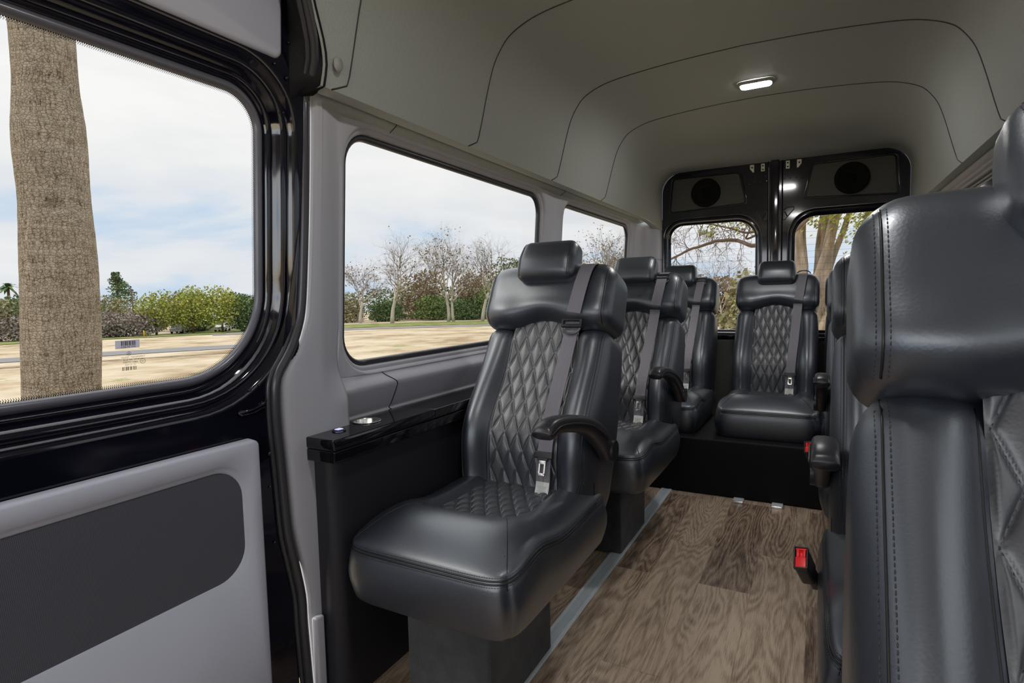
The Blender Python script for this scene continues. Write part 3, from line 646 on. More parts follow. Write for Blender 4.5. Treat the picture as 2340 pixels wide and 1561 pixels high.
# ------------------------------------------------------------------ rear doors
def rear_door(name, s):
    """s=+1 left leaf, -1 right leaf (mirror about the centre line)"""
    d = empty(name, (0, 0, 0), kind='structure')
    def P(x, y, z): v = Vector((x, y, z)); return v if s > 0 else mirx(v)
    YW = 4.235
    a0, a1, b0, b1 = -0.962, -0.392, 0.80, 1.548; R4 = (0.125, 0.09, 0.09, 0.09)
    def lp(dd, dy): return [P(x, YW+dy, z) for x, z in rr_loop(a0-dd, a1+dd, b0-dd, b1+dd, tuple(r+dd for r in R4), 10, 8)]
    outer = [P(x, YW, z) for x, z in rr_loop(-1.04, -0.287, 0.02, 1.96, 1e-5, 10, 8)]
    st = [(0.0, .045), (0.002, .036), (.012, .030), (.016, .026), (.022, .012), (.026, .012), (.032, .014), (.036, .004), (.042, .0), (.048, .0)]
    o = mesh('door_leaf', *rings([lp(*q) for q in st]+[outer]), M['paint'], d); fixn(o); sharp(o, 60)
    gl = lp(0.006, .042); mesh('window_glass', gl, [tuple(range(len(gl)))], M['glass'], d, smooth=False)
    df = MB()
    for k in range(16): z = b0+.06+k*.042; df.tube([P(a0+.02, YW+.0405, z), P(a1-.02, YW+.0405, z)], 0.0006, 3)
    df.build('defroster_wires', M['print'], d)
    # rolled bead around the glass
    pts = lp(0.030, .010); MB().tube(pts, 0.004, 6, True).build('pressed_bead', M['paint'], d)
    for q in range(12):
        pass
    # speaker panel (trapezoid)
    cs = [(-.498, 1.868), (-.930, 1.872), (-.950, 1.645), (-.455, 1.668)]
    def trap(off, dy, r=.022):
        out = []; n = 4; cx = sum(c[0] for c in cs)/4; cz = sum(c[1] for c in cs)/4
        for i in range(4):
            p = Vector(cs[i]); a = Vector(cs[i-1]); b2 = Vector(cs[(i+1) % 4]); u = (a-p).normalized(); v = (b2-p).normalized()
            p = p+(Vector((cx, cz))-p).normalized()*off; r_ = r
            A = p+u*r_; B = p+v*r_
            for k in range(n+1):
                t = k/n; q = (1-t)**2*A+2*t*(1-t)*p+t*t*B; out.append(P(q.x, YW+dy, q.y))
        return out
    vs, fs = rings([trap(.006, -.010), trap(.0, -.008), trap(-.002, 0)], True); sp_ = mesh('speaker_panel', vs, fs, M['spk_panel'], d); fixn(sp_); sharp(sp_, 50)
    MB().tube(trap(-.016, -.002), 0.0035, 6, True).build('pressed_bead', M['paint'], d)
    n = 40; cx, cz = -0.708, 1.757; ls = []
    for r, dy in ((.097, -.010), (.097, -.034), (.092, -.037), (.080, -.037), (.074, -.032), (.066, -.031), (.058, -.027), (.022, -.014), (.018, -.022), (.008, -.026), (.001, -.027)):
        ls.append([P(cx+r*math.cos(2*PI*k/n), YW+dy, cz+r*math.sin(2*PI*k/n)) for k in range(n)])
    so = mesh('speaker', *rings(ls), M['cone'], sp_); fixn(so)
    rb = MB()
    for k in range(36):
        a = 2*PI*k/36; rb.tube([P(cx+r*math.cos(a), YW-.031+.012*(0.066-r)/.05, cz+r*math.sin(a)) for r in (.03, .062)], 0.0009, 3)
    rb.build('cone_ribs', M['plastic'], so)
    # latch plates
    for x, w_, h_, cut in ((-.412, .026, .050, True), (-.345, .022, .052, False)):
        z0, z1 = 1.862, 1.912
        poly = [(x-w_/2, z1), (x+w_/2, z1), (x+w_/2, z0), (x+w_/2-.008, z0), (x-w_/2, z0+.025)] if cut else [(x-w_/2, z1), (x+w_/2, z1), (x+w_/2, z0), (x-w_/2, z0)]
        n = len(poly); vs = [P(a, YW-.012, b2) for a, b2 in poly]+[P(a, YW-.002, b2) for a, b2 in poly]
        lo = mesh('latch_plate', vs, [tuple(range(n)), tuple(reversed(range(n, 2*n)))]+[(k, (k+1) % n, n+(k+1) % n, n+k) for k in range(n)], M['plate'], d, smooth=False); fixn(lo)
        sc_ = MB()
        for zz in ((1.893,) if cut else (1.898, 1.874)):
            sc_.tube([P(x, YW-.012, zz), P(x, YW-.015, zz)], 0.0055, 8)
        sc_.build('screw', M['plastic'], lo)
    # triangular pressing by the window shoulder
    tri = [P(x, YW-.001, z) for x, z in ((-.385, 1.612), (-.345, 1.612), (-.318, 1.592), (-.316, 1.538), (-.330, 1.532), (-.362, 1.572), (-.385, 1.598))]
    MB().tube(tri, 0.0035, 6, True).build('pressed_triangle', M['paint'], d)
    MB().tube([P(-.345, YW-.001, 1.555), P(-.333, YW-.001, 1.580), P(-.325, YW-.001, 1.585)], 0.004, 6).build('pressed_triangle', M['paint'], d)
    # small bolts and bumpers
    bl = MB()
    for x, z in ((-.395, 1.80), (-.36, 1.80), (-.43, 1.79), (-.325, 1.80), (-.33, 1.83), (-.952, 1.42), (-.960, 1.37), (-.376, 1.43), (-.985, 1.60)):
        bl.tube([P(x, YW, z), P(x, YW-.006, z)], 0.004, 8)
    bl.build('bolt', M['paint'], d)
    # lower grey trim
    vs, fs = rings([[P(x, YW-dy, z) for x, z in rr_loop(-1.0+e, -.33-e, .05+e, .73-e, .02, 4, 3)] for e, dy in ((.004, .012), (0, .008), (0, 0))], True)
    o = mesh('lower_trim_panel', vs, fs, M['spk_panel'], d); fixn(o)
    return d
M['plate'] = mat('cream_metal_plate', (0.50, 0.49, 0.40), 0.4, 0.3)
rear_door('door_2', 1); rear_door('door_3', -1)
cp = MB(); cp.box((XC, 4.215, 0.97), (0.050, 0.030, 1.94), 0.006, 2)
for x in (-.040, -.012, .014, .044): cp.tube([(XC+x, 4.205+abs(x)*.4, 0.02), (XC+x, 4.205+abs(x)*.4, 1.92)], 0.0045, 6)
S(cp.build('trim_8', M['paint']))
# ------------------------------------------------------------------ box under the rear row, tracks, fittings
rb_ = empty('rear_seat_box', (XC, 3.06, 0), 'black carpeted box across the floor under the rear row of seats', 'seat box')
MB().box((0, 0.32, 0.150), (1.60, 0.64, 0.300), 0.012, 3).build('box_body', M['matte'], rb_, ang=40)
def track(x, y0, y1, label):
    o = empty('floor_track', (x, y0, 0), label, 'seat track', 'aluminium seat tracks let into the floor')
    L = y1-y0; mb = MB(); mb.box((0, L/2, 0.0015), (0.056, L, 0.003)); mb.box((-0.021, L/2, 0.004), (0.010, L, 0.004), 0.001, 1); mb.box((0.021, L/2, 0.004), (0.010, L, 0.004), 0.001, 1)
    mb.build('rail', M['alu'], o, smooth=False)
    mb = MB()
    for k in range(9): mb.box((-0.013+k*0.0033, L/2, 0.0040), (0.0016, L, 0.002))
    mb.build('ribbed_insert', M['alu'], o, smooth=False); return o
track(-0.713, 1.1, 3.06, 'ribbed aluminium floor track under the left column of seats')
track(0.17, -0.2, 3.06, 'ribbed aluminium floor track hidden along the right column of seats')
for x, lab in ((-0.345, 'short aluminium track end poking from the rear seat box, left one'), (-0.165, 'short aluminium track end poking from the rear seat box, right one')):
    o = empty('track_end', (x, 3.0, 0), lab, 'track fitting', 'track ends in front of the rear seat box')
    MB().box((0, 0.03, 0.004), (0.050, 0.065, 0.008), 0.002, 1).build('rail_stub', M['alu'], o)
    MB().box((0, -0.004, 0.006), (0.052, 0.006, 0.012), 0.0025, 2).build('end_clip', M['chrome'], o)

# ------------------------------------------------------------------ ceiling lamps
def lamp(y, label, power):
    z = 1.992
    o = empty('ceiling_lamp', (XC+0.005, y, z), label, 'lamp', 'reading lamps in the headliner')
    lp = lambda a, b2, zz: [(x, yy, zz) for x, yy in rr_loop(-a, a, -b2, b2, min(a, b2)*.6, 6, 4)]
    vs, fs = rings([lp(.076, .043, 0.0), lp(.076, .043, -.008), lp(.066, .034, -.012)]); fixn(mesh('lamp_rim', vs, fs, M['cap'], o))
    vs, fs = rings([lp(.0655, .0335, -.008), lp(.062, .030, -.016)], False); n = len(lp(.06, .03, 0)); fs.append(tuple(range(n, 2*n))); fixn(mesh('lamp_lens', vs, fs, M['lens'], o))
    ld = bpy.data.lights.new('lamp_light', 'AREA'); ld.shape = 'RECTANGLE'; ld.size = .12; ld.size_y = .06; ld.energy = power; ld.color = (1, .98, .96)
    l = bpy.data.objects.new('lamp_light', ld); link(l, o); l.location = (0, 0, -.022)
lamp(2.84, 'lit white ceiling lamp above the aisle', 4.5)
lamp(0.75, 'added unseen fill lamp in the ceiling over the foremost seats', 4.0)  # out-of-view lamp added as fill light for the cabin

# ------------------------------------------------------------------ seats
ANG = math.radians(20); SA, CA = math.sin(ANG), math.cos(ANG)
def B(x, u, v): return Vector((x, .548+u*SA-v*CA, .45+u*CA+v*SA))
def superplan(q, hx, hy, n, front_only=False):
    x, y = q.x/hx, q.y/hy; s = max(abs(x), abs(y))
    if s < 1e-6 or (front_only and y > 0): return q
    a, b2 = abs(x/s), abs(y/s); k = 1/((a**n+b2**n)**(1/n)); f = 1+(k-1)*s**3
    return Vector((q.x*f, q.y*f, q.z))
def edge_h(y): return .440+.028*math.exp(-((y-.15)/.10)**2)+.006*sm(.3, .6, y)
def cush_top(x, y):
    xn = abs(x)/.245; t = 0.036*(1-xn**5)*(1-abs((y-.31)/.31)**7)
    t += 0.013*math.exp(-((abs(x)-.178)/.05)**2)*sm(.12, .22, y)
    t += 0.007*math.exp(-((y-.12)/.07)**2)*(1-xn**3)
    ins = sm(.145, .118, abs(x))*sm(.19, .225, y-.25*x*x); t -= 0.020*ins
    return edge_h(y)+t
def make_cushion(root):
    vs, fs = rbox((.500, .63, .20), .030, (34, 40, 8)); out = []
    for p in vs:
        q = superplan(Vector(p), .250, .315, 9, True); zt = (p.z+.10)/.20
        x, y = q.x, q.y+.31
        if zt > .93:
            z = edge_h(y)-.012+(cush_top(x, y)-edge_h(y)+.012)*sm(.90, 1.0, zt) if False else (edge_h(y)-.014*(1-sm(.85, 1, zt))+(cush_top(x, y)-edge_h(y)))
        else:
            z = .288+(edge_h(y)-.014-.288)*(zt/.93)
        k = 1-sm(0, .75, zt)           # taper inwards towards the bottom
        x *= 1-.035*k; y = y+(.010*k if y < .31 else -.02*k)*(abs(y-.31)/.31)
        bul = .045*max(0, math.sin(PI*min(1, zt/.90)))**1.3; x *= 1+bul; y = .31+(y-.31)*(1+.018*math.sin(PI*min(1, zt/.9)))
        out.append((x, y, z))
    o = mesh('seat_cushion', out, fs, M['leather'], root)
    return o, BVHTree.FromPolygons([Vector(v) for v in out], fs)
def proj_dir(bvh, p, d, lift=.0004):
    hit = bvh.ray_cast(p-d*.3, d, 1.0)
    if hit[0] is None:
        hit = bvh.find_nearest(p); 
        return (hit[0], hit[1])
    return (hit[0]-d*lift, hit[1])
def near(bvh, p, lift=.0004):
    loc, nrm, _, _ = bvh.find_nearest(p); return (loc, nrm)
def resample(pts, step):
    pts = [Vector(p) for p in pts]; out = [pts[0]]; acc = 0
    for a, b2 in zip(pts, pts[1:]):
        L = (b2-a).length; s = step-acc
        while s <= L: out.append(a+(b2-a)*(s/L)); s += step
        acc = (acc+L) % step if L > 0 else acc
        acc = L-(s-step) if s-step >= 0 else acc+L
    return out
def stitches(mb, pts, step=.0062, ln=.0040, w_=.0009, h=.0008):
    P = resample(pts, step)
    for a, b2 in zip(P, P[1:]):
        d = (b2-a).normalized()*ln
        mb.add(*tube([a, a+d*.5+Vector((0, 0, 0)), a+d], [w_*.6, w_, w_*.6], 4))
def quilt(fn, s0, s1, t0f, t1f, amp, W_=.0465, H_=.112, nu=110, nv=170, arch=None):
    """fn(s,t,h) -> point. s across, t along."""
    vs = []
    def g(u, v):
        s = s0+(s1-s0)*u; ta, tb = t0f(s), t1f(s); t = ta+(tb-ta)*v
        a = s/W_+t/H_; b2 = s/W_-t/H_; fa, fb = abs(math.sin(PI*a)), abs(math.sin(PI*b2))
        edge = min(1, min(u, 1-u)/.03, min(v, 1-v)/.02)
        h = amp*((1-math.exp(-min(fa, fb)*5))*.75+.25*fa*fb)*edge
        return fn(s, t, h)
    return grid(g, nu, nv)
def quilt_lines(fn, s0, s1, t0f, t1f, h, mb, W_=.0465, H_=.112):
    for fam in (1, -1):
        for k in range(-14, 15):
            pts = []
            for i in range(121):
                s = s0+.004+(s1-s0-.008)*i/120; t = fam*(k-s/W_)*H_
                if t0f(s)+.004 < t < t1f(s)-.004: pts.append(fn(s, t, h))
                elif pts: break
            if len(pts) > 4: stitches(mb, pts, .0058, .0034, .0007)
# proto ------------------------------------------------------------
def make_seat(side, armrest=True, guide='low', pedestal=True, belt=True, buckle=False, name='van_seat'):
    """side=+1: aisle on +x (left column); belt on the aisle side. side=-1: aisle on -x, belt by the wall"""
    root = bpy.data.objects.new(name, None); C.objects.link(root); root.empty_display_size = .1
    cush, cb = make_cushion(root)
    st = MB(); pp = MB()
    # perimeter piping: two beads and stitch rows
    def per(off):
        pts = []
        for k in range(141):
            t = k/140
            # path: back right -> front right -> front left -> back left
            if t < .36: q = Vector((.245, .30-.30*2*(t/.36)+.0, 0)) if False else Vector((.245, .31*(1-2*t/.36), 0))
            elif t < .64: q = Vector((.245-.49*(t-.36)/.28, -.31, 0))
            else: q = Vector((-.245, -.31+.62*(t-.64)/.36, 0))
            q = superplan(q, .245, .31, 9, True); y = q.y+.31; n_ = Vector((q.x/.245, q.y/.31 if q.y < -.1 else 0, 0)).normalized()
            p = Vector((q.x, y, edge_h(y)-.012+off)); l, nn = near(cb, p); pts.append(l+nn*.0006)
        return pts
    pp.tube(per(.0), .0023, 6); pp.tube(per(.0075), .0023, 6)
    stitches(st, per(.0145)); stitches(st, per(-.0075))
    # mitre seams
    for sx in (1, -1):
        pts = []
        for k in range(21):
            t = k/20; x = sx*(.122+(.232-.122)*t**.9); y = .21*(1-t)+.012*t
            l, nn = proj_dir(cb, Vector((x, y, .6)), Vector((0, 0, -1))); pts.append(l)
        pp.tube(pts, .0013, 5)
    pp.build('piping', M['seam'], cush)
    # cushion quilt
    def cf(s, t, h): return Vector((s*(1.06-.25*(t-.2)), t, cush_top(s, max(t, .235))+.001+h))
    vs, fs = quilt(cf, -.125, .125, lambda s: .200+.35*s*s, lambda s: .585, .009, .048, .078, 90, 110); qo = mesh('seat_insert', vs, fs, M['leather_quilt'], cush); 
    quilt_lines(cf, -.125, .125, lambda s: .200+.35*s*s, lambda s: .585, .0006, st, .048, .078)
    st.build('stitching', M['thread'], cush)
    # backrest -----------------------------------------------------
    vs, fs = rbox((.464, .62, .20), .055, (34, 40, 10)); out = []
    def back_front(x, u):   # front surface offset v
        xn = abs(x)/.225
        v = .040*math.exp(-((abs(x)-.178)/.050)**2)*(0.30+.70*sm(.56, .30, u))+.004+.062*math.exp(-((u-.17)/.16)**2)*sm(-.09, .10, u)+.010*sm(.1,-.05,u)
        v -= .020*sm(.150, .118, abs(x))
        return v
    for p in vs:
        x, u, v = p.x, p.y+.235, p.z-.10
        wd = 1.0+.015*math.exp(-((u-.20)/.16)**2)-.015*sm(.4, .53, u)-.08*sm(.03, -.08, u)
        f = sm(-.10, -.002, v); vv = v+back_front(x, u)*f*sm(-.075, .0, u)
        if v < -.1: vv -= .012*math.sin(PI*max(0, min(1, u/.5)))
        out.append(B(x*wd, u, vv))
    bo = mesh('backrest', out, fs, M['leather'], root); bb = BVHTree.FromPolygons(out, fs)
    # upper roll
    vs, fs = rbox((.470, .232, .20), .050, (30, 16, 12)); out2 = []
    for p in vs:
        x, u, v = p.x, p.y, p.z; un = u/.116
        f = sm(-.05, .05, v)
        v = v-.070+.014*f*(1-abs(un)**3)*(.6+.4*abs(x/.229)**2) - .012*f*sm(0, 1, un) + .008*f*math.exp(-((un+.55)/.35)**2)
        u2 = u+.646+(.034*math.cos(min(1, abs(x)/.15)*PI/2)**2*sm(.2, -1, un))+.012*sm(.3, 1, un)*(1-abs(x/.229)**4)
        v += .010*f*math.exp(-((abs(x)-.15)/.05)**2)*sm(.3, -.8, un)
        out2.append(B(x*(1-.02*sm(.4, 1, un)), u2, v))
    ro = mesh('shoulder_roll', out2, fs, M['leather'], root); rbv = BVHTree.FromPolygons([Vector(v) for v in out2], fs)
    # headrest
    vs, fs = rbox((.215, .150, .105), .032, (18, 12, 8)); out3 = []
    for p in vs:
        x, u, v = p.x, p.y, p.z; un = u/.075
        v2 = v+.030+.010*sm(-.05, .05, v)*(1-(x/.1075)**2)*(1-un*un) - .020*sm(-.2, 1, un)*sm(-.06, .05, v)+.012*sm(.2, -1, un)*sm(.03, -.05, v)
        out3.append(B(x*(1-.05*sm(0, 1, un)), u+.762, v2))
    ho = mesh('headrest', out3, fs, M['leather'], root); hb = BVHTree.FromPolygons([Vector(v) for v in out3], fs)
    # seams on back, roll and headrest
    D = -(B(0, 0, 1)-B(0, 0, 0))
    def seam(bvh, gm, sm_, xs, us, off=(.006, -.006), tubew=.0016):
        base = [(x, u) for x, u in zip(xs, us)]
        def path(dx_):
            o_ = []
            for x, u in base:
                l, nn = proj_dir(bvh, B(x+dx_, u, .1), D, .0003); o_.append(l)
            return o_
        gm.tube(path(0), tubew, 5)
        for d_ in off: stitches(sm_, path(d_), .0062, .0042, .0009)
    for sx in (1, -1):
        for bvh_, ob_, xs_, us_, off_, tw_ in ((bb, bo, [sx*(.207+.003*math.exp(-((k/40*.54-.16)/.16)**2)-.012*sm(.06, -.03, -.03+.56*k/40)) for k in range(41)], [-.03+.56*k/40 for k in range(41)], (.006, -.006), .0016),
                (rbv, ro, [sx*.209 for k in range(31)], [.545+.195*k/30 for k in range(31)], (.006, -.006), .0016), (hb, ho, [sx*.088 for k in range(21)], [.700+.130*k/20 for k in range(21)], (.0045, -.0045), .0013)):
            gm_, sm2 = MB(), MB(); seam(bvh_, gm_, sm2, xs_, us_, off_, tw_); go_ = gm_.build('seam_piping', M['seam'], ob_); sm2.build('stitching', M['thread'], ob_)
    s1 = MB()
    # insert side seams
    ix = .121
    for sx in (1, -1):
        pts = []
        for k in range(31):
            u = -.03+.555*k/30; l, nn = proj_dir(bb, B(sx*(ix+.006), u, .1), D, .0); pts.append(l)
        MB().tube(pts, .0015, 5).build('insert_piping', M['seam'], bo)
    # quilted back insert
    t1 = lambda s: .545+.030*math.cos(min(1, abs(s)/.15)*PI/2)**2
    def bf(s, t, h):
        l, nn = proj_dir(bb, B(s, min(t, .52), .1), D, 0.0); q = B(s, t, 0); base = (l-B(s, min(t, .52), 0)).dot(-D)
        return B(s, t, base+.0012+h)
    # cheap height lookup
    cache = {}
    def bf2(s, t, h):
        tt = min(t, .52); base = back_front(s, tt)*sm(-.075, .0, tt); return B(s*(1.0+.0), t, base+.0015+h)
    vs, fs = quilt(bf2, -ix, ix, lambda s: -.035, t1, .0085); bi = mesh('backrest_insert', vs, fs, M['leather_quilt'], bo)
    quilt_lines(bf2, -ix, ix, lambda s: -.035, t1, .0008, s1)
    s1.build('quilt_stitching', M['thread'], bi)
    # armrest ------------------------------------------------------
    if armrest:
        top = spline([(.157, .742, 0), (.170, .757, 0), (.215, .766, 0), (.31, .756, 0), (.44, .726, 0), (.555, .680, 0), (.625, .628, 0), (.650, .585, 0)], 5)
        bot = spline([(.163, .727, 0), (.180, .720, 0), (.225, .724, 0), (.30, .712, 0), (.42, .680, 0), (.515, .628, 0), (.565, .590, 0), (.600, .555, 0)], 5)
        n = len(top); sec = []
        for i in range(n):
            a, b2 = top[i], bot[i]; c = (a+b2)/2; hgt = (a-b2).length/2; ax = (a-b2).normalized(); row = []
            for k in range(16):
                th = 2*PI*k/16; cx, cy = math.copysign(abs(math.cos(th))**.6, math.cos(th)), math.copysign(abs(math.sin(th))**.6, math.sin(th))
                wd = .025*(1-.25*sm(.55, 1, i/n)); p2 = c+ax*(cy*hgt); row.append(Vector((side*.252+cx*wd, p2.x, p2.y)))
            sec.append(row)
        vs = [v for r in sec for v in r]; fs = [(i*16+k, i*16+(k+1) % 16, (i+1)*16+(k+1) % 16, (i+1)*16+k) for i in range(n-1) for k in range(16)]
        fs += [tuple(range(16)), tuple(range((n-1)*16, n*16))]; ao = mesh('armrest', vs, fs, M['arm'], root); fixn(ao)
        # hinge boss and grooved underside
        MB().add(*tube([(side*.215, .625, .585), (side*.280, .625, .585)], .032, 20)).build('hinge', M['plastic'], ao, ang=40)
        pts = [Vector((side*.2785, p.x, p.y)) for p in [(a*.55+b2*.45) for a, b2 in zip(top, bot)][2:-4]]
        MB().tube(pts, .0022, 5).build('trim_line', M['seam'], ao)
    # belt ---------------------------------------------------------
    if belt:
        bx = lambda u: lerp_tab([(-.05, .088), (.12, .092), (.53, .122), (.78, .146)], u)
        def ribbon(pts, w_=.0475, th=.0014):
            """pts: (x,u,v)"""
            P = [B(1*x, u, v) for x, u, v in pts]; vs = []; n = len(P)
            for i, p in enumerate(P):
                t = (P[min(i+1, n-1)]-P[max(i-1, 0)]).normalized(); X = Vector((1, 0, 0)); X = (X-t*X.dot(t)).normalized(); nn = X.cross(t)*th
                vs += [p-X*w_/2-nn, p+X*w_/2-nn, p+X*w_/2+nn, p-X*w_/2+nn]
            fs = [(i*4+k, i*4+(k+1) % 4, (i+1)*4+(k+1) % 4, (i+1)*4+k) for i in range(n-1) for k in range(4)]
            return vs, fs+[(0, 1, 2, 3), tuple(range(4*n-4, 4*n))]
        sb = bpy.data.objects.new('seat_belt', None)
        up = [(.143, .760, -.130), (.146, .768, -.09), (.147, .770, -.05), (.146, .764, -.015), (.145, .752, .022), (.143, .725, .046), (.138, .68, .058), (.131, .62, .064), (.124, .57, .062)]
        lo_ = [(.121, .548, .058), (.120, .525, .052), (.113, .42, .060), (.105, .30, .076), (.097, .19, .086), (.092, .11, .078)]
        tail = [(.092, .11, .078), (.089, .07, .066), (.088, .03, .054), (.087, -.012, .052)]
        sp3 = lambda q: [tuple(v) for v in spline(q, 4)]
        mb = MB(); mb.add(*ribbon(sp3(up))); mb.add(*ribbon(sp3(lo_))); mb.add(*ribbon(sp3(tail), .046)); 
        web = mb.build('seat_belt', M['webbing'], root, smooth=False); fixn(web)
        # guide
        gu = .535 if guide == 'low' else .722; gx = bx(gu); gv = .062 if guide == 'low' else .047
        if guide == 'back': gu, gx, gv = .785, .146, -.045
        mb = MB()
        fb = lambda v: B(1*gx+v.x, gu+v.y, gv+v.z)
        if guide != 'back':
            mb.box((0, .010, 0), (.066, .008, .010), .003, 2, fb); mb.box((-.031, 0, 0), (.008, .026, .012), .003, 2, fb); mb.box((.031, 0, 0), (.008, .026, .012), .003, 2, fb); mb.box((0, -.010, .002), (.070, .012, .010), .004, 2, fb)
            mb.build('belt_guide', M['plastic'], web)
            arc = [fb(Vector((.030*math.cos(a), -.016+.020*math.sin(a), .001))) for a in [-PI*k/14 for k in range(15)]]
            MB().tube(arc, .0035, 7).build('guide_ring', M['guide'], web)
        else:
            arc = [B(1*gx+.036*math.cos(a), gu-.004+.010*math.sin(a), gv+.020*math.sin(a)) for a in [2*PI*k/24 for k in range(24)]]
            MB().tube(arc, .003, 7, True).build('guide_ring', M['plastic'], web)
        # tongue
        tx, tu, tv = .092, .108, .083; ft = lambda v: B(1*tx+v.x, tu+v.y, tv+v.z)
        mb = MB(); mb.box((0, 0, 0), (.060, .022, .010), .004, 2, lambda v: ft(Vector((v.x, v.y+.10*abs(v.x)**1.3, v.z)))); mb.box((0, -.012, .001), (.034, .010, .008), .003, 2, ft)
        tg = mb.build('tongue_grip', M['plastic'], web)
        mb = MB(); mb.box((-.0085, -.038, .003), (.006, .042, .0025), .001, 1, ft); mb.box((.0085, -.038, .003), (.006, .042, .0025), .001, 1, ft); mb.box((0, -.057, .003), (.023, .008, .0025), .001, 1, ft); mb.box((0, -.021, .003), (.023, .012, .0025), .001, 1, ft)
        mb.build('metal_tongue', M['chrome'], tg)
        la = ribbon([(x, u, v+.0025) for x, u, v in sp3([(.0885, .030, .054), (.088, .004, .053), (.086, -.022, .056)])], .044, .0006)
        mesh('belt_label', *la, M['paper'], web, smooth=False)
        lt_ = MB()
        for k in range(7): lt_.box((0, 0, 0), (.030-.004*(k % 3), .0008, .0003), 0, 1, lambda v, k=k: B(1*.0875+v.x, .016-.0045*k+v.y, .0575+v.z+.0003+k*.0004))
        lt_.build('label_print', M['ink'], web)
    # buckle on the aisle side ---------------------------------------
    if buckle:
        bx0 = side*.272
        R = Matrix.Rotation(math.radians(42), 4, 'X') @ Matrix.Rotation(math.radians(side*12), 4, 'Y')
        org = Vector((side*.292, .395, .445)); fb = lambda v: R @ v + org
        bu = MB(); bu.box((0, 0, -.035), (.030, .052, .080), .007, 3, fb); bu.box((-side*.004, .004, -.10), (.020, .030, .07), .005, 2, fb)
        for dx_ in (-.0135, .0135): bu.box((dx_, 0, .006), (.003, .052, .012), .0014, 1, fb)
        for dy_ in (-.0245, .0245): bu.box((0, dy_, .006), (.030, .003, .012), .0014, 1, fb)
        bo_ = bu.build('belt_buckle', M['plastic'], root); fixn(bo_)
        rd = MB(); rd.box((0, -.010, .0065), (.0235, .026, .007), .0025, 2, fb); rd.box((.007, .013, .0065), (.006, .022, .006), .002, 1, fb); rd.box((-.007, .013, .0065), (.006, .022, .006), .002, 1, fb); rd.box((0, .021, .0065), (.0235, .005, .006), .002, 1, fb); rd.box((0, .012, .004), (.018, .02, .003), 0, 1, fb)
        rd.build('red_button', M['red'], bo_)
    if pedestal:
        MB().box((side*.0, .285, .165), (.255, .36, .325), .010, 3).build('pedestal', M['carpet'], root, ang=40)
        MB().box((0, .30, .322), (.36, .50, .016), .004, 2).build('seat_pan', M['matte'], root)
    # lower side hinge plates
    for sx in (1, -1):
        MB().box((sx*.225, .60, .44), (.012, .075, .11), .005, 2).build('recliner_plate', M['plastic'], root)
    return root
M['arm'] = mat('padded_armrest_vinyl', (0.016, 0.015, 0.020), 0.36, spec=0.55)
M['guide'] = mat('grey_guide_ring', (0.16, 0.16, 0.17), 0.25, 0.5)
M['ink'] = mat('grey_ink', (0.25, 0.26, 0.26), 0.7)
ROW = [-.02, 1.03, 2.08, 3.13]
XL, XR = -.820, .267
G1 = 'seats down the left side under the windows'; G2 = 'seats down the right side of the aisle'; G3 = 'seats of the rear row'
def put(o, x, y, label, group): o.location = (x, y, 0); tag(o, label, 'seat', group); return o
put(make_seat(1, True, 'low'), XL, ROW[1], 'black quilted leather seat nearest the sliding door, its whole cushion in view', G1)
put(make_seat(1, True, 'high'), XL, ROW[2], 'second black leather seat in the left column, directly behind the foremost left seat', G1)
put(make_seat(1, False, 'high', pedestal=False), XL, ROW[3], 'rear row black leather seat in the left corner, third headrest down the left side', G3)
put(make_seat(1, False, 'back', pedestal=False), -.232, ROW[3], 'rear row middle black leather seat facing down the aisle, seen square on', G3)
put(make_seat(-1, False, 'back', pedestal=False, buckle=True), XR, ROW[3], 'rear row black leather seat in the right corner, almost hidden, red buckle at its side', G3)
r2 = make_seat(-1, True, 'high', buckle=True)
put(r2, XR, ROW[1], 'second black leather seat on the right, just behind the huge foreground seat', G2)
r3 = copy_tree(r2); put(r3, XR, ROW[2], 'third black leather seat in the right column, farther down the aisle beside the rear box', G2)
r1 = copy_tree(r2); put(r1, XR, ROW[0], 'large black leather seat filling the right foreground, seen very close', G2)

# ------------------------------------------------------------------ outside
def gz(x, y): return -.80-.012*max(0, math.hypot(x, y)-15)
def gnd():
    vs = []; fs = []; R_ = [0, 3, 6, 10, 15, 22, 32, 45, 60, 80, 110, 160, 260]; n = 96
    for r in R_:
        for k in range(n):
            a = 2*PI*k/n; x, y = r*math.cos(a), r*math.sin(a); vs.append((x, y, gz(x, y)))
    for i in range(len(R_)-1):
        for k in range(n): fs.append((i*n+k, i*n+(k+1) % n, (i+1)*n+(k+1) % n, (i+1)*n+k))
    return vs, fs
g_ = mesh('sandy_ground', *gnd(), M['sand']); g_['kind'] = 'structure'
def band(name, pts, w0, m, lift, label, cat):
    vs = []
    for i, p in enumerate(pts):
        p = Vector(p); t = (Vector(pts[min(i+1, len(pts)-1)])-Vector(pts[max(i-1, 0)])).normalized(); nn = Vector((-t.y, t.x)); ww = w0[i] if isinstance(w0, (list, tuple)) else w0
        for s_ in (-1, 1):
            q = p+nn*ww*s_/2; vs.append((q.x, q.y, gz(q.x, q.y)+lift))
    o = mesh(name, vs, [(2*i, 2*i+1, 2*i+3, 2*i+2) for i in range(len(pts)-1)], m); o['kind'] = 'structure'; return o
arc = lambda r, a0, a1, n=24: [(-r*math.sin(math.radians(a0+(a1-a0)*k/n)), r*math.cos(math.radians(a0+(a1-a0)*k/n))) for k in range(n+1)]
band('asphalt_path', arc(30, 52, 95), 3.0, M['asphalt'], .02, '', 'path')
band('asphalt_road', arc(47, -30, 56, 40), 3.2, M['asphalt'], .02, '', 'road')
band('grass_verge', arc(55, -30, 58, 40), 10.5, M['grass'], .03, '', 'grass')
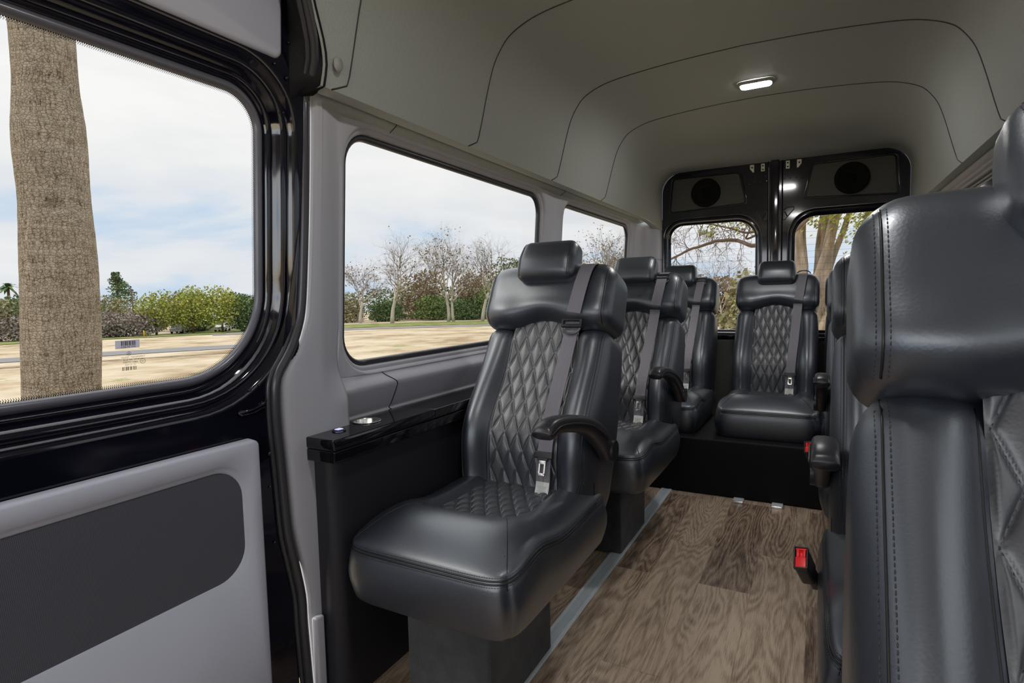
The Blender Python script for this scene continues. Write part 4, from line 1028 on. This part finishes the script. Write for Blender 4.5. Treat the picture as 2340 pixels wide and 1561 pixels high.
band('far_grass_strip', arc(50, 55, 95), 5, M['grass'], .03, '', 'grass')
band('rear_grass', [(-4, 17), (6, 17)], 3.0, M['grass'], .03, '', 'grass')
band('kerb_line', arc(25.5, 52, 95), .22, M['bark'], .03, '', 'kerb')

def crown(mb, c, rad, n, size, rnd, squash=1.0):
    for _ in range(n):
        while True:
            d = Vector((rnd.uniform(-1, 1), rnd.uniform(-1, 1), rnd.uniform(-1, 1)))
            if .15 < d.length <= 1: break
        d = d*(d.length**-.45)
        if d.length > 1.05: d = d.normalized()
        p = Vector((c[0]+d.x*rad[0], c[1]+d.y*rad[1], c[2]+d.z*rad[2])); s = size*rnd.uniform(.6, 1.3)
        a = Vector((rnd.gauss(0, 1), rnd.gauss(0, 1), rnd.gauss(0, 1))).normalized(); b2 = a.orthogonal().normalized(); e = a.cross(b2)
        mb.add([p-b2*s, p-e*s*.7, p+b2*s, p+e*s*.7], [(0, 1, 2, 3)])
def bushy(name, h, wd, leafm, seed, n=1100, trunk=True, low=True, size=.13, base=.0, barkm='bark'):
    rnd = random.Random(seed); root = bpy.data.objects.new(name, None); C.objects.link(root)
    mb = MB(); k = 9
    for i in range(k):
        a = rnd.uniform(0, 2*PI); rr = wd*.5*rnd.uniform(0, .62); zc = h*(base+.10+(1-base-.10)*rnd.uniform(.05, .80)); r0 = wd*rnd.uniform(.22, .34)
        crown(mb, (rr*math.cos(a), rr*math.sin(a), min(zc, h-r0*.8)), (r0, r0, min(r0*.9, h*.3)), n//k, size, rnd)
    crown(mb, (0, 0, h*.55), (wd*.42, wd*.42, h*.40), n//2, size, rnd)
    if low: crown(mb, (0, 0, h*.22), (wd*.5, wd*.5, h*.22), n//2, size, rnd)
    mb.build('foliage', M[leafm], root, smooth=False)
    if trunk:
        tb = MB(); tb.tube([(0, 0, -.1), (.05, 0, h*.25), (.0, .05, h*.6)], [wd*.028, wd*.022, wd*.01], 6)
        for a in range(4): t = a*1.6+rnd.random(); tb.tube([(0, 0, h*.2), (math.cos(t)*wd*.2, math.sin(t)*wd*.2, h*.55)], [wd*.015, wd*.006], 5)
        tb.build('trunk', M[barkm], root)
    return root
def bare_tree(name, h, seed, lean=(0, 0), spread=.5, barkm='white_bark', leafm='leaf_brown', nleaf=500, depth=5, r0=.16, fork=.32, leafsize=.09):
    rnd = random.Random(seed); root = bpy.data.objects.new(name, None); C.objects.link(root); tr = MB(); tw = MB(); tips = []
    def grow(p, d, L, r, lev):
        n = 4; pts = [p]; q = p.copy(); dd = d.copy()
        for i in range(n):
            dd = (dd+Vector((rnd.gauss(0, .10), rnd.gauss(0, .10), rnd.gauss(0, .05)+.03))).normalized(); q = q+dd*L/n; pts.append(q.copy())
        rs = [r*(1-.45*i/n) for i in range(n+1)]
        (tr if lev < 2 else tw).add(*tube(pts, rs, 6 if lev < 2 else 3))
        if lev >= 2: tips.extend(pts[1:])
        if lev < depth:
            kids = 3 if lev < 2 else (3 if lev < 4 else 2)
            for k in range(kids+(2 if lev == 0 else 1)):
                j = rnd.randint(2, n) if lev else n-(k % 2)
                a = rnd.uniform(0, 2*PI); sp_ = rnd.uniform(.35, .75)*spread/.5; o_ = dd.orthogonal().normalized(); o_ = Matrix.Rotation(a, 3, dd) @ o_
                nd = (dd*math.cos(sp_)+o_*math.sin(sp_)); nd.z = nd.z*.85+.05; nd.normalize()
                grow(pts[j].copy(), nd, L*rnd.uniform(.62, .82), rs[j]*rnd.uniform(.56, .72), lev+1)
            if lev == 0 or lev == 1: grow(pts[-1].copy(), (dd+Vector((0, 0, .2))).normalized(), L*.8, rs[-1]*.85, lev+1)
    d0 = Vector((lean[0], lean[1], 1)).normalized(); grow(Vector((0, 0, -.1)), d0, h*fork, r0, 0)
    zmax = max(t.z for t in tips); s_ = h/zmax
    for mb in (tr, tw): mb.v = [Vector((v.x*s_, v.y*s_, v.z*s_)) for v in mb.v]
    t_ = tr.build('trunk', M[barkm], root); tw.build('twigs', M['twig_bark'], t_, smooth=False)
    if nleaf:
        lf = MB()
        for _ in range(nleaf):
            p = rnd.choice(tips)*s_+Vector((rnd.gauss(0, .1), rnd.gauss(0, .1), rnd.gauss(0, .1))); a = Vector((rnd.gauss(0, 1), rnd.gauss(0, 1), rnd.gauss(0, 1))).normalized(); b2 = a.orthogonal().normalized(); e = a.cross(b2); s2 = leafsize*rnd.uniform(.6, 1.2)
            lf.add([p-b2*s2, p-e*s2, p+b2*s2, p+e*s2], [(0, 1, 2, 3)])
        lf.build('leaves', M[leafm], root, smooth=False)
    return root
def plant(o, x, y, label, group=None, s=1, rz=0, cat='tree'):
    o.location = (x, y, gz(x, y)); o.scale = (s, s, s); o.rotation_euler = (0, 0, rz); tag(o, label, cat, group); return o
# palm trunk outside the door
pr = [(-.9, .335, 2.48), (-.3, .30, 2.53), (.30, .287, 2.571), (.85, .292, 2.600), (1.46, .280, 2.627), (2.0, .262, 2.632), (2.53, .268, 2.63), (3.0, .235, 2.635), (3.43, .232, 2.640), (4.3, .23, 2.62), (6.5, .22, 2.55)]
pts = spline([(r, y, z) for z, r, y in pr], 10); vs = []; nA = 96; prev = None
path = []
for p in pts:
    for q in range(4): path.append(p)
PP = spline([(p.x, p.y, p.z) for p in pts], 3); vs = []; fs = []
for i, p in enumerate(PP):
    for k in range(nA):
        a = 2*PI*k/nA; rr = p.x*(1+.022*noise.noise(Vector((math.cos(a)*2.2, math.sin(a)*2.2, p.z*1.6)))+.010*noise.noise(Vector((math.cos(a)*8, math.sin(a)*8, p.z*9))))
        for (hz, ha, hr, dep) in ((1.93, 5.85, .085, .10), (1.98, 6.35, .035, .06), (2.2, 6.15, .03, .05), (1.05, 5.55, .04, .05), (.35, 6.1, .05, .05), (.33, 6.9, .03, .05), (1.62, 6.0, .03, .06)):
            da = ((a-ha+PI) % (2*PI))-PI; dd = math.hypot(da*p.x, (p.z-hz)*1.3); rr -= p.x*dep*sm(hr, hr*.55, dd)
        vs.append((rr*math.cos(a), rr*math.sin(a)+p.y-2.55, p.z+.8))
for i in range(len(PP)-1):
    for k in range(nA): fs.append((i*nA+k, i*nA+(k+1) % nA, (i+1)*nA+(k+1) % nA, (i+1)*nA+k))
pmr = empty('palm_tree', (-6.0, 2.55, -.8)); pm = mesh('trunk', vs, fs, M['palm'], pmr); fixn(pm); tag(pmr, 'thick cracked palm trunk standing on the sand just outside the sliding door window', 'tree')
# bare trees seen through the first side window
GB = 'bare trees along the road'
plant(bare_tree('bare_tree', 9.8, 3, (-.03, 0), .6, nleaf=160, r0=.20, fork=.30), -38.7, 45.9, 'tall leafless tree with straight pale trunk, left of the two-trunked tree in the side window', GB)
plant(bare_tree('bare_tree', 7.8, 9, (.02, 0), .6, nleaf=350, r0=.15, fork=.25), -44.6, 47.6, 'smaller rusty tree with a thin pale trunk at the front edge of the side window', GB)
plant(bare_tree('bare_tree', 10.9, 14, (-.10, .02), .55, nleaf=420, r0=.20, fork=.32), -34.1, 49.4, 'tallest tree in the side window, its pale trunk leaning, brown leaves in the crown', GB)
plant(bare_tree('bare_tree', 8.6, 27, (.04, .0), .55, nleaf=350, r0=.18, fork=.34), -33.6, 49.6, 'upright pale trunk growing close beside the tallest leaning tree', GB)
plant(bare_tree('bare_tree', 9.2, 31, (.06, 0), .62, nleaf=60, r0=.18, fork=.30, barkm='white_bark'), -30.2, 49.8, 'whitish leafless tree with spreading branches just ahead of the foremost headrest', GB)
plant(bare_tree('bare_tree', 5.9, 33, (.03, 0), .5, nleaf=1800, r0=.14, leafm='leaf_brown', fork=.25, leafsize=.04), -9.1, 28.6, 'brown-leaved tree showing through the second side window', GB)
plant(bare_tree('bare_tree', 5.0, 41, (.0, 0), .5, nleaf=250, r0=.06, leafm='leaf_brown', fork=.3, leafsize=.03), -4.4, 30.5, 'thin leafless tree seen through the left rear door window', GB)
plant(bare_tree('bare_tree', 6.2, 45, (.0, 0), .55, nleaf=1500, r0=.1, leafm='leaf_olive', fork=.25, leafsize=.06), -14.0, 42, 'low olive-brown tree at the front edge of the second side window', GB)
# bushes behind them
GS = 'shrubs and trees behind the road'
specs = [(-48.5, 49, 3.6, 4.5, 'leaf_olive', 'olive brown bush at the front edge of the side window, by the cream hut'), (-44.8, 52.5, 2.6, 4.5, 'leaf_dark', 'low dark green bush between the small rusty tree and the straight pale trunk'),
 (-44.2, 58, 6.3, 8, 'leaf_brown', 'big round rusty brown tree behind the straight pale trunk'), (-40.5, 55.5, 3.2, 5.5, 'leaf_green', 'bright green bush right of the straight pale trunk'),
 (-38.2, 60.5, 5.8, 6.5, 'leaf_brown', 'rusty tree behind the leaning pale trunks'), (-36.2, 56, 2.9, 5, 'leaf_dark', 'dark green bush at the foot of the leaning trunks'),
 (-33.5, 58, 4.2, 6, 'leaf_green', 'leafy green bush right of the leaning trunks'), (-30.0, 58.5, 4.4, 6, 'leaf_dark', 'dark green bush just ahead of the foremost seat back'),
 (-36.5, 66, 8.6, 6.5, 'leaf_dark', 'tall dark pine behind the whitish leafless tree'), (-27, 60, 4.0, 6, 'leaf_olive', 'olive bush behind the foremost seat'), (-20, 58, 4.0, 7, 'leaf_olive', 'olive trees at the foot of the second side window'),
 (-13, 55, 5.0, 7, 'leaf_brown', 'brown tree low in the second side window'), (-8.4, 44, 3.6, 4.0, 'leaf_brown', 'brown shrub low in the left rear door window'), (-5.6, 39.6, 3.4, 3.4, 'leaf_brown', 'rusty shrub in the middle of the left rear door window'), 
 (-3.2, 36, 2.4, 2.6, 'leaf_lime', 'yellow green shrub beside the middle rear seat in the left rear window'), (-1.0, 30, 2.2, 3.4, 'leaf_green', 'green shrub behind the rear door centre post'), (.9, 25, 2.3, 3.2, 'leaf_green', 'green shrub low in the right rear door window'), (2.6, 24, 3.4, 4, 'leaf_lime', 'lime green tree at the right of the right rear door window'), (-2.2, 28, 3.4, 4, 'leaf_olive', 'olive tree behind the rear centre post')]
specs += [(-51, 58, 4.6, 9, 'leaf_dark', 'dark green thicket behind the cream hut'), (-47.5, 62, 5.2, 9, 'leaf_olive', 'olive thicket far behind the small rusty tree'), (-42, 64, 4.8, 10, 'leaf_dark', 'dark thicket far behind the straight pale trunk'),
 (-35, 64, 4.6, 9, 'leaf_dark', 'dark thicket far behind the leaning trunks'), (-29, 66, 5.0, 10, 'leaf_olive', 'olive thicket far behind the foremost seat back'), (-23, 66, 4.6, 9, 'leaf_dark', 'dark thicket hidden behind the pillar between the side windows')]
for i, (x, y, h, wd, lm, lab) in enumerate(specs): plant(bushy('leafy_tree', h, wd, lm, 100+i, n=1500, size=.12 if h < 5 else .16), x, y, lab, GS)
# hedge row of the orchard, seen through the door window
GO = 'trees across the field'
proto_l = bushy('leafy_tree', 3.5, 3.4, 'leaf_lime', 201, n=1700, size=.085, base=.16, low=False); proto_o = bushy('leafy_tree', 3.3, 3.6, 'leaf_olive', 202, n=1700, size=.085, base=.12, low=False)
proto_d = bushy('leafy_tree', 3.2, 3.4, 'leaf_dark', 203, n=1600, size=.10); proto_g = bushy('leafy_tree', 2.1, 3.6, 'leaf_grey', 204, n=1500, size=.09, base=.0)
used = set()
def orch(p, x, y, label, s=1, rz=0):
    if p.name in used: o = copy_tree(p)
    else: used.add(p.name); o = p
    return plant(o, x, y, label, GO, s, rz)
orch(proto_l, -50.3, 23.2, 'lime green tree touching the right edge of the palm trunk', 1.0); orch(proto_o, -54.0, 27.6, 'brownish olive tree behind the utility pole', 1.02, 1)
orch(proto_g, -46.6, 22.8, 'grey twiggy thicket right of the palm trunk', 1.0); orch(proto_g, -45.4, 24.3, 'grey twiggy thicket at the foot of the utility pole', .95, 2)
orch(proto_l, -45.3, 25.9, 'lime green tree just right of the utility pole', .98, 2.2); orch(proto_o, -46.6, 28.6, 'brown-green tree between two lime trees across the field', 1.05, .6)
orch(proto_l, -43.9, 28.0, 'yellow-green tree in the middle of the row across the field', 1.08, 4.0); orch(proto_l, -42.4, 29.5, 'tallest yellow-green tree near the rounded corner of the door window', 1.08, 5.0)
orch(proto_d, -41.6, 31.4, 'dark green tree at the rounded corner of the door window', .95, 1.0); orch(proto_l, -43.5, 35.0, 'pale green tree at the right edge of the door window', 1.1, 3.0)
orch(proto_d, -47.8, 30.6, 'dark tree behind the yellow-green row across the field', 1.05, 2.0); orch(proto_d, -40.6, 33.5, 'dark green tree cut by the right edge of the door window', .95, 4.4)
orch(proto_o, -51.6, 18.6, 'olive tree left of the palm trunk', 1.0, 3.3); orch(proto_d, -50.6, 20.6, 'dark green tree touching the left edge of the palm trunk', 1.0, .3); orch(proto_g, -49.6, 19.4, 'grey bush left of the palm trunk', 1.0, 1.3); orch(proto_d, -52.8, 17.2, 'dark green tree at the far left of the door window', 1.0, 2.7)
orch(proto_d, -55, 25.5, 'dark tree below the tall conifer', 1.05, 1.7)
for (x, y, s_, rz), lab_ in zip(((-55, 30.5, 1.15, .4), (-52, 33, 1.1, 1.9), (-57, 22, 1.1, 3.1), (-49.5, 35.5, 1.1, 5), (-46.5, 37.5, 1.1, 2.4)), ('grey thicket in the second line behind the utility pole', 'dark tree in the second line behind the tallest yellow-green tree', 'dark tree in the second line hidden by the palm trunk', 'dark tree in the second line beyond the door window corner', 'dark tree farthest right in the second line across the field')): orch(proto_g if s_ > 1.12 else proto_d, x, y, lab_, s_, rz)
# conifer
def conifer(h, wd, seed):
    rnd = random.Random(seed); root = bpy.data.objects.new('conifer', None); C.objects.link(root); mb = MB()
    for k in range(16):
        z = h*(.25+.72*k/15); r = wd*.5*(1-(k/16))**.8+.12
        for j in range(3): a = rnd.uniform(0, 2*PI); crown(mb, (r*.55*math.cos(a), r*.55*math.sin(a), z), (r*.6, r*.6, .22), 60, .10, rnd)
    mb.build('foliage', M['leaf_dark'], root, smooth=False); MB().tube([(0, 0, -.1), (0, 0, h*.95)], [.14, .03], 6).build('trunk', M['bark'], root); return root
plant(conifer(5.9, 4.6, 5), -62.2, 32.0, 'tall dark conifer rising above the trees right of the palm trunk', None)
# small distant palm
dpm = bpy.data.objects.new('palm_tree', None); C.objects.link(dpm)
MB().tube([(0, 0, -.1), (.05, 0, 2.5), (.0, .05, 4.7)], [.16, .13, .12], 8).build('trunk', M['bark'], dpm)
fr_ = MB(); rnd = random.Random(3)
for k in range(34):
    a = rnd.uniform(0, 2*PI); e = rnd.uniform(-.5, 1.2); L = rnd.uniform(.8, 1.25); p0 = Vector((0, 0.05, 4.7)); prv = None
    d = Vector((math.cos(a)*math.cos(e), math.sin(a)*math.cos(e), math.sin(e))); sd_ = Vector((-math.sin(a), math.cos(a), 0))
    P_ = [p0+d*L*t-Vector((0, 0, .55*L*t*t)) for t in (0, .35, .7, 1)]; ww = [.05, .17, .13, .01]
    vv = [];
    for q, w_ in zip(P_, ww): vv += [q-sd_*w_, q+sd_*w_]
    fr_.add(vv, [(0, 1, 3, 2), (2, 3, 5, 4), (4, 5, 7, 6)])
fr_.build('fronds', M['leaf_dark'], dpm, smooth=False); plant(dpm, -70.3, 26.2, 'small distant fan palm at the far left of the door window', None)
up = empty('utility_pole', (-46.4, 24.9, gz(-46, 25)), 'thin brown utility pole among the trees across the field', 'pole')
MB().tube([(0, 0, 0), (0, 0, 3.5)], [.06, .05], 8).build('post', M['bark'], up); MB().box((0, 0, 3.35), (.06, .75, .07)).build('crossarm', M['bark'], up)
def house(x, y, rz, w_, d_, h, label):
    o = empty('low_building', (x, y, gz(x, y)), label, 'building', rz=rz)
    MB().box((0, 0, h/2), (w_, d_, h)).build('wall', M['wall_white'], o, smooth=False); MB().box((0, 0, h+.08), (w_+.4, d_+.4, .16)).build('roof', M['asphalt'], o, smooth=False)
    for k in (-.25, .25): MB().box((k*w_, -d_/2-.01, h*.55), (w_*.18, .04, h*.35)).build('window', M['matte'], o, smooth=False)
house(-49.0, 32.5, .9, 5, 3, 1.0, 'low white building glimpsed under the yellow-green trees across the field'); house(-48.0, 51.0, .7, 1.1, 1.1, 1.3, 'small cream hut at the front edge of the side window')
def car(x, y, rz, col, label):
    o = empty('parked_car', (x, y, gz(x, y)), label, 'car', 'cars parked under the far trees', rz); m = mat('car_paint_'+label.split()[0], col, .3)
    prof = [(-1.0, .18), (-1.02, .42), (-.72, .50), (-.42, .74), (.38, .74), (.70, .50), (1.0, .44), (1.03, .18)]; n = len(prof)
    vs = [(px, s_*.42*(1 if z < .6 else .82), z) for s_ in (-1, 1) for px, z in prof]; fixn(mesh('body', vs, [tuple(range(n)), tuple(range(n, 2*n))]+[(k, (k+1) % n, n+(k+1) % n, n+k) for k in range(n)], m, o, smooth=False))
    for px in (-.62, .62):
        for s_ in (-1, 1): MB().tube([(px, s_*.34, .16), (px, s_*.44, .16)], .16, 12).build('wheel', M['matte'], o, smooth=False)
    MB().box((-.02, 0, .62), (.85, .80, .17), .03, 1).build('side_glass', M['matte'], o)
car(-44.6, 31.0, 2.3, (.75, .77, .8), 'white car parked under the far trees near the window corner'); car(-46.4, 28.4, 2.3, (.6, .65, .7), 'silver car parked under the far trees in the middle of the row')
bl = empty('yellow_bollard', (-43.9, 24.2, gz(-44, 24)), 'tiny yellow bollard in front of the far trees by the utility pole', 'bollard'); M['yellow'] = mat('yellow_paint', (.8, .45, .02), .5)
MB().tube([(0, 0, 0), (0, 0, .42), (0, 0, .45)], [.06, .06, .03], 8).build('post', M['yellow'], bl)

# big many-trunked tree behind the van
bt = bpy.data.objects.new('large_tree', None); C.objects.link(bt); tr = MB(); rnd = random.Random(8)
def limb(p, q, r0_, r1_, bend=(0, 0, 0), n=10, mb=tr):
    P_ = spline([p, (Vector(p)+Vector(q))/2+Vector(bend), q], n); mb.add(*tube([v+Vector((noise.noise(v*1.3), noise.noise(v*1.3+Vector((5, 0, 0))), 0))*.05 for v in P_], lambda t: r0_+(r1_-r0_)*t, 12)); return P_
base = Vector((-.1, 13.0, -.9))
LIMBS = [((-.28, 12.9, .0), (-.36, 13.0, 4.4), .15, .10), ((-.12, 13.1, .2), (.02, 13.4, 5.0), .11, .07), ((.02, 12.9, .0), (.52, 13.0, 4.2), .12, .08), ((.08, 12.7, .2), (1.25, 13.0, 3.9), .12, .075), ((.15, 13.1, .0), (1.9, 13.3, 3.3), .13, .08), ((.0, 13.2, .8), (1.0, 13.6, 3.9), .07, .04), ((-.2, 12.7, .9), (.45, 12.4, 3.8), .06, .035), ((-.35, 13.2, .8), (-.75, 13.4, 3.9), .06, .04)]
tr.add(*tube([base+Vector((0, 0, 0)), base+Vector((0, 0, .6)), base+Vector((.0, 0, 1.3)), base+Vector((.05, 0, 1.9))], [.62, .46, .34, .18], 16))
for p, q, a, b2 in LIMBS: limb((p[0], p[1], p[2]), q, a, b2, (rnd.uniform(-.12, .12), 0, 0))
# the long branch across the left rear window
br1 = spline([(.2, 12.9, 2.9), (-.45, 11.0, 2.05), (-.87, 10.0, 1.80), (-1.18, 9.95, 1.89), (-1.48, 9.9, 1.90), (-1.85, 9.8, 1.80), (-2.25, 9.75, 1.62), (-2.9, 9.7, 1.35)], 8)
tb = MB(); tb.add(*tube([p+Vector((0, 0, .015*noise.noise(p*9))) for p in br1], lambda t: .042-.030*t, 8))
br2 = spline([(.2, 12.9, 3.1), (-.5, 11, 2.4), (-.95, 10, 2.02), (-1.3, 9.9, 2.10), (-1.7, 9.9, 2.20), (-2.2, 9.8, 2.18)], 8); tb.add(*tube(br2, lambda t: .028-.022*t, 6))
br3 = spline([(-.87, 10.0, 1.98), (-1.05, 9.98, 1.92), (-1.0, 9.9, 2.1), (-1.3, 9.9, 2.3)], 5); tb.add(*tube(br3, lambda t: .02-.012*t, 5))
tws = MB(); tips = []
def twig(p, d, L, r, lev):
    P_ = [p]; dd = d.copy()
    for i in range(5): dd = (dd+Vector((rnd.gauss(0, .22), rnd.gauss(0, .2), rnd.gauss(0, .2)))).normalized(); P_.append(P_[-1]+dd*L/5)
    tws.add(*tube(P_, lambda t: r*(1-.6*t), 3)); tips.extend(P_[2:])
    if lev:
        for k in range(3): twig(P_[rnd.randint(1, 5)].copy(), (dd+Vector((rnd.gauss(0, .7), rnd.gauss(0, .5), rnd.gauss(0, .6)))).normalized(), L*.6, r*.6, lev-1)
for P_, lo_i in ((br1, 14), (br2, 14)):
    for k in range(46):
        p = P_[rnd.randint(lo_i, len(P_)-1)].copy(); twig(p, Vector((rnd.uniform(-1, .6), rnd.uniform(-.3, .3), rnd.choice([-1, -.6, .7, .9]))).normalized(), rnd.uniform(.2, .42), .0055, 2)
tro = tr.build('trunk', M['tan_bark'], bt); tb.build('branch', M['bark'], bt); tws.build('twigs', M['bark'], bt, smooth=False)
lf = MB()
def leafq(p, s2):
    a = Vector((rnd.gauss(0, 1), rnd.gauss(0, 1), rnd.gauss(0, 1))).normalized(); b3 = a.orthogonal().normalized(); e = a.cross(b3); lf.add([p-b3*s2, p-e*s2*.4, p+b3*s2, p+e*s2*.4], [(0, 1, 2, 3)])
for _ in range(1600):
    p = rnd.choice(tips)
    if p.z > 1.93 and p.x > -1.75: leafq(p+Vector((rnd.gauss(0, .05), rnd.gauss(0, .05), rnd.gauss(.03, .04))), .028)
for _ in range(2600): leafq(Vector((rnd.uniform(-.5, 2.0), rnd.uniform(11.5, 13.6), rnd.uniform(2.3, 4.6))), .05)
for c in ((.9, 12.2, 2.7), (.4, 12.3, 3.1), (1.3, 12.0, 3.2), (.0, 12.2, 2.6), (-.5, 13.4, 3.2), (.7, 12.4, 2.2)):
    for _ in range(350): leafq(Vector((rnd.gauss(c[0], .25), rnd.gauss(c[1], .3), rnd.gauss(c[2], .22))), .045)
lf.build('leaves', M['leaf_lime'], bt, smooth=False)
for ch_ in bt.children: ch_.data.transform(Matrix.Translation(-Vector((.3, 13.0, -.8))))
bt.location = (.3, 13.0, -.8); tag(bt, 'large many-trunked tree behind the van, one long branch reaching across the left rear window', 'tree')
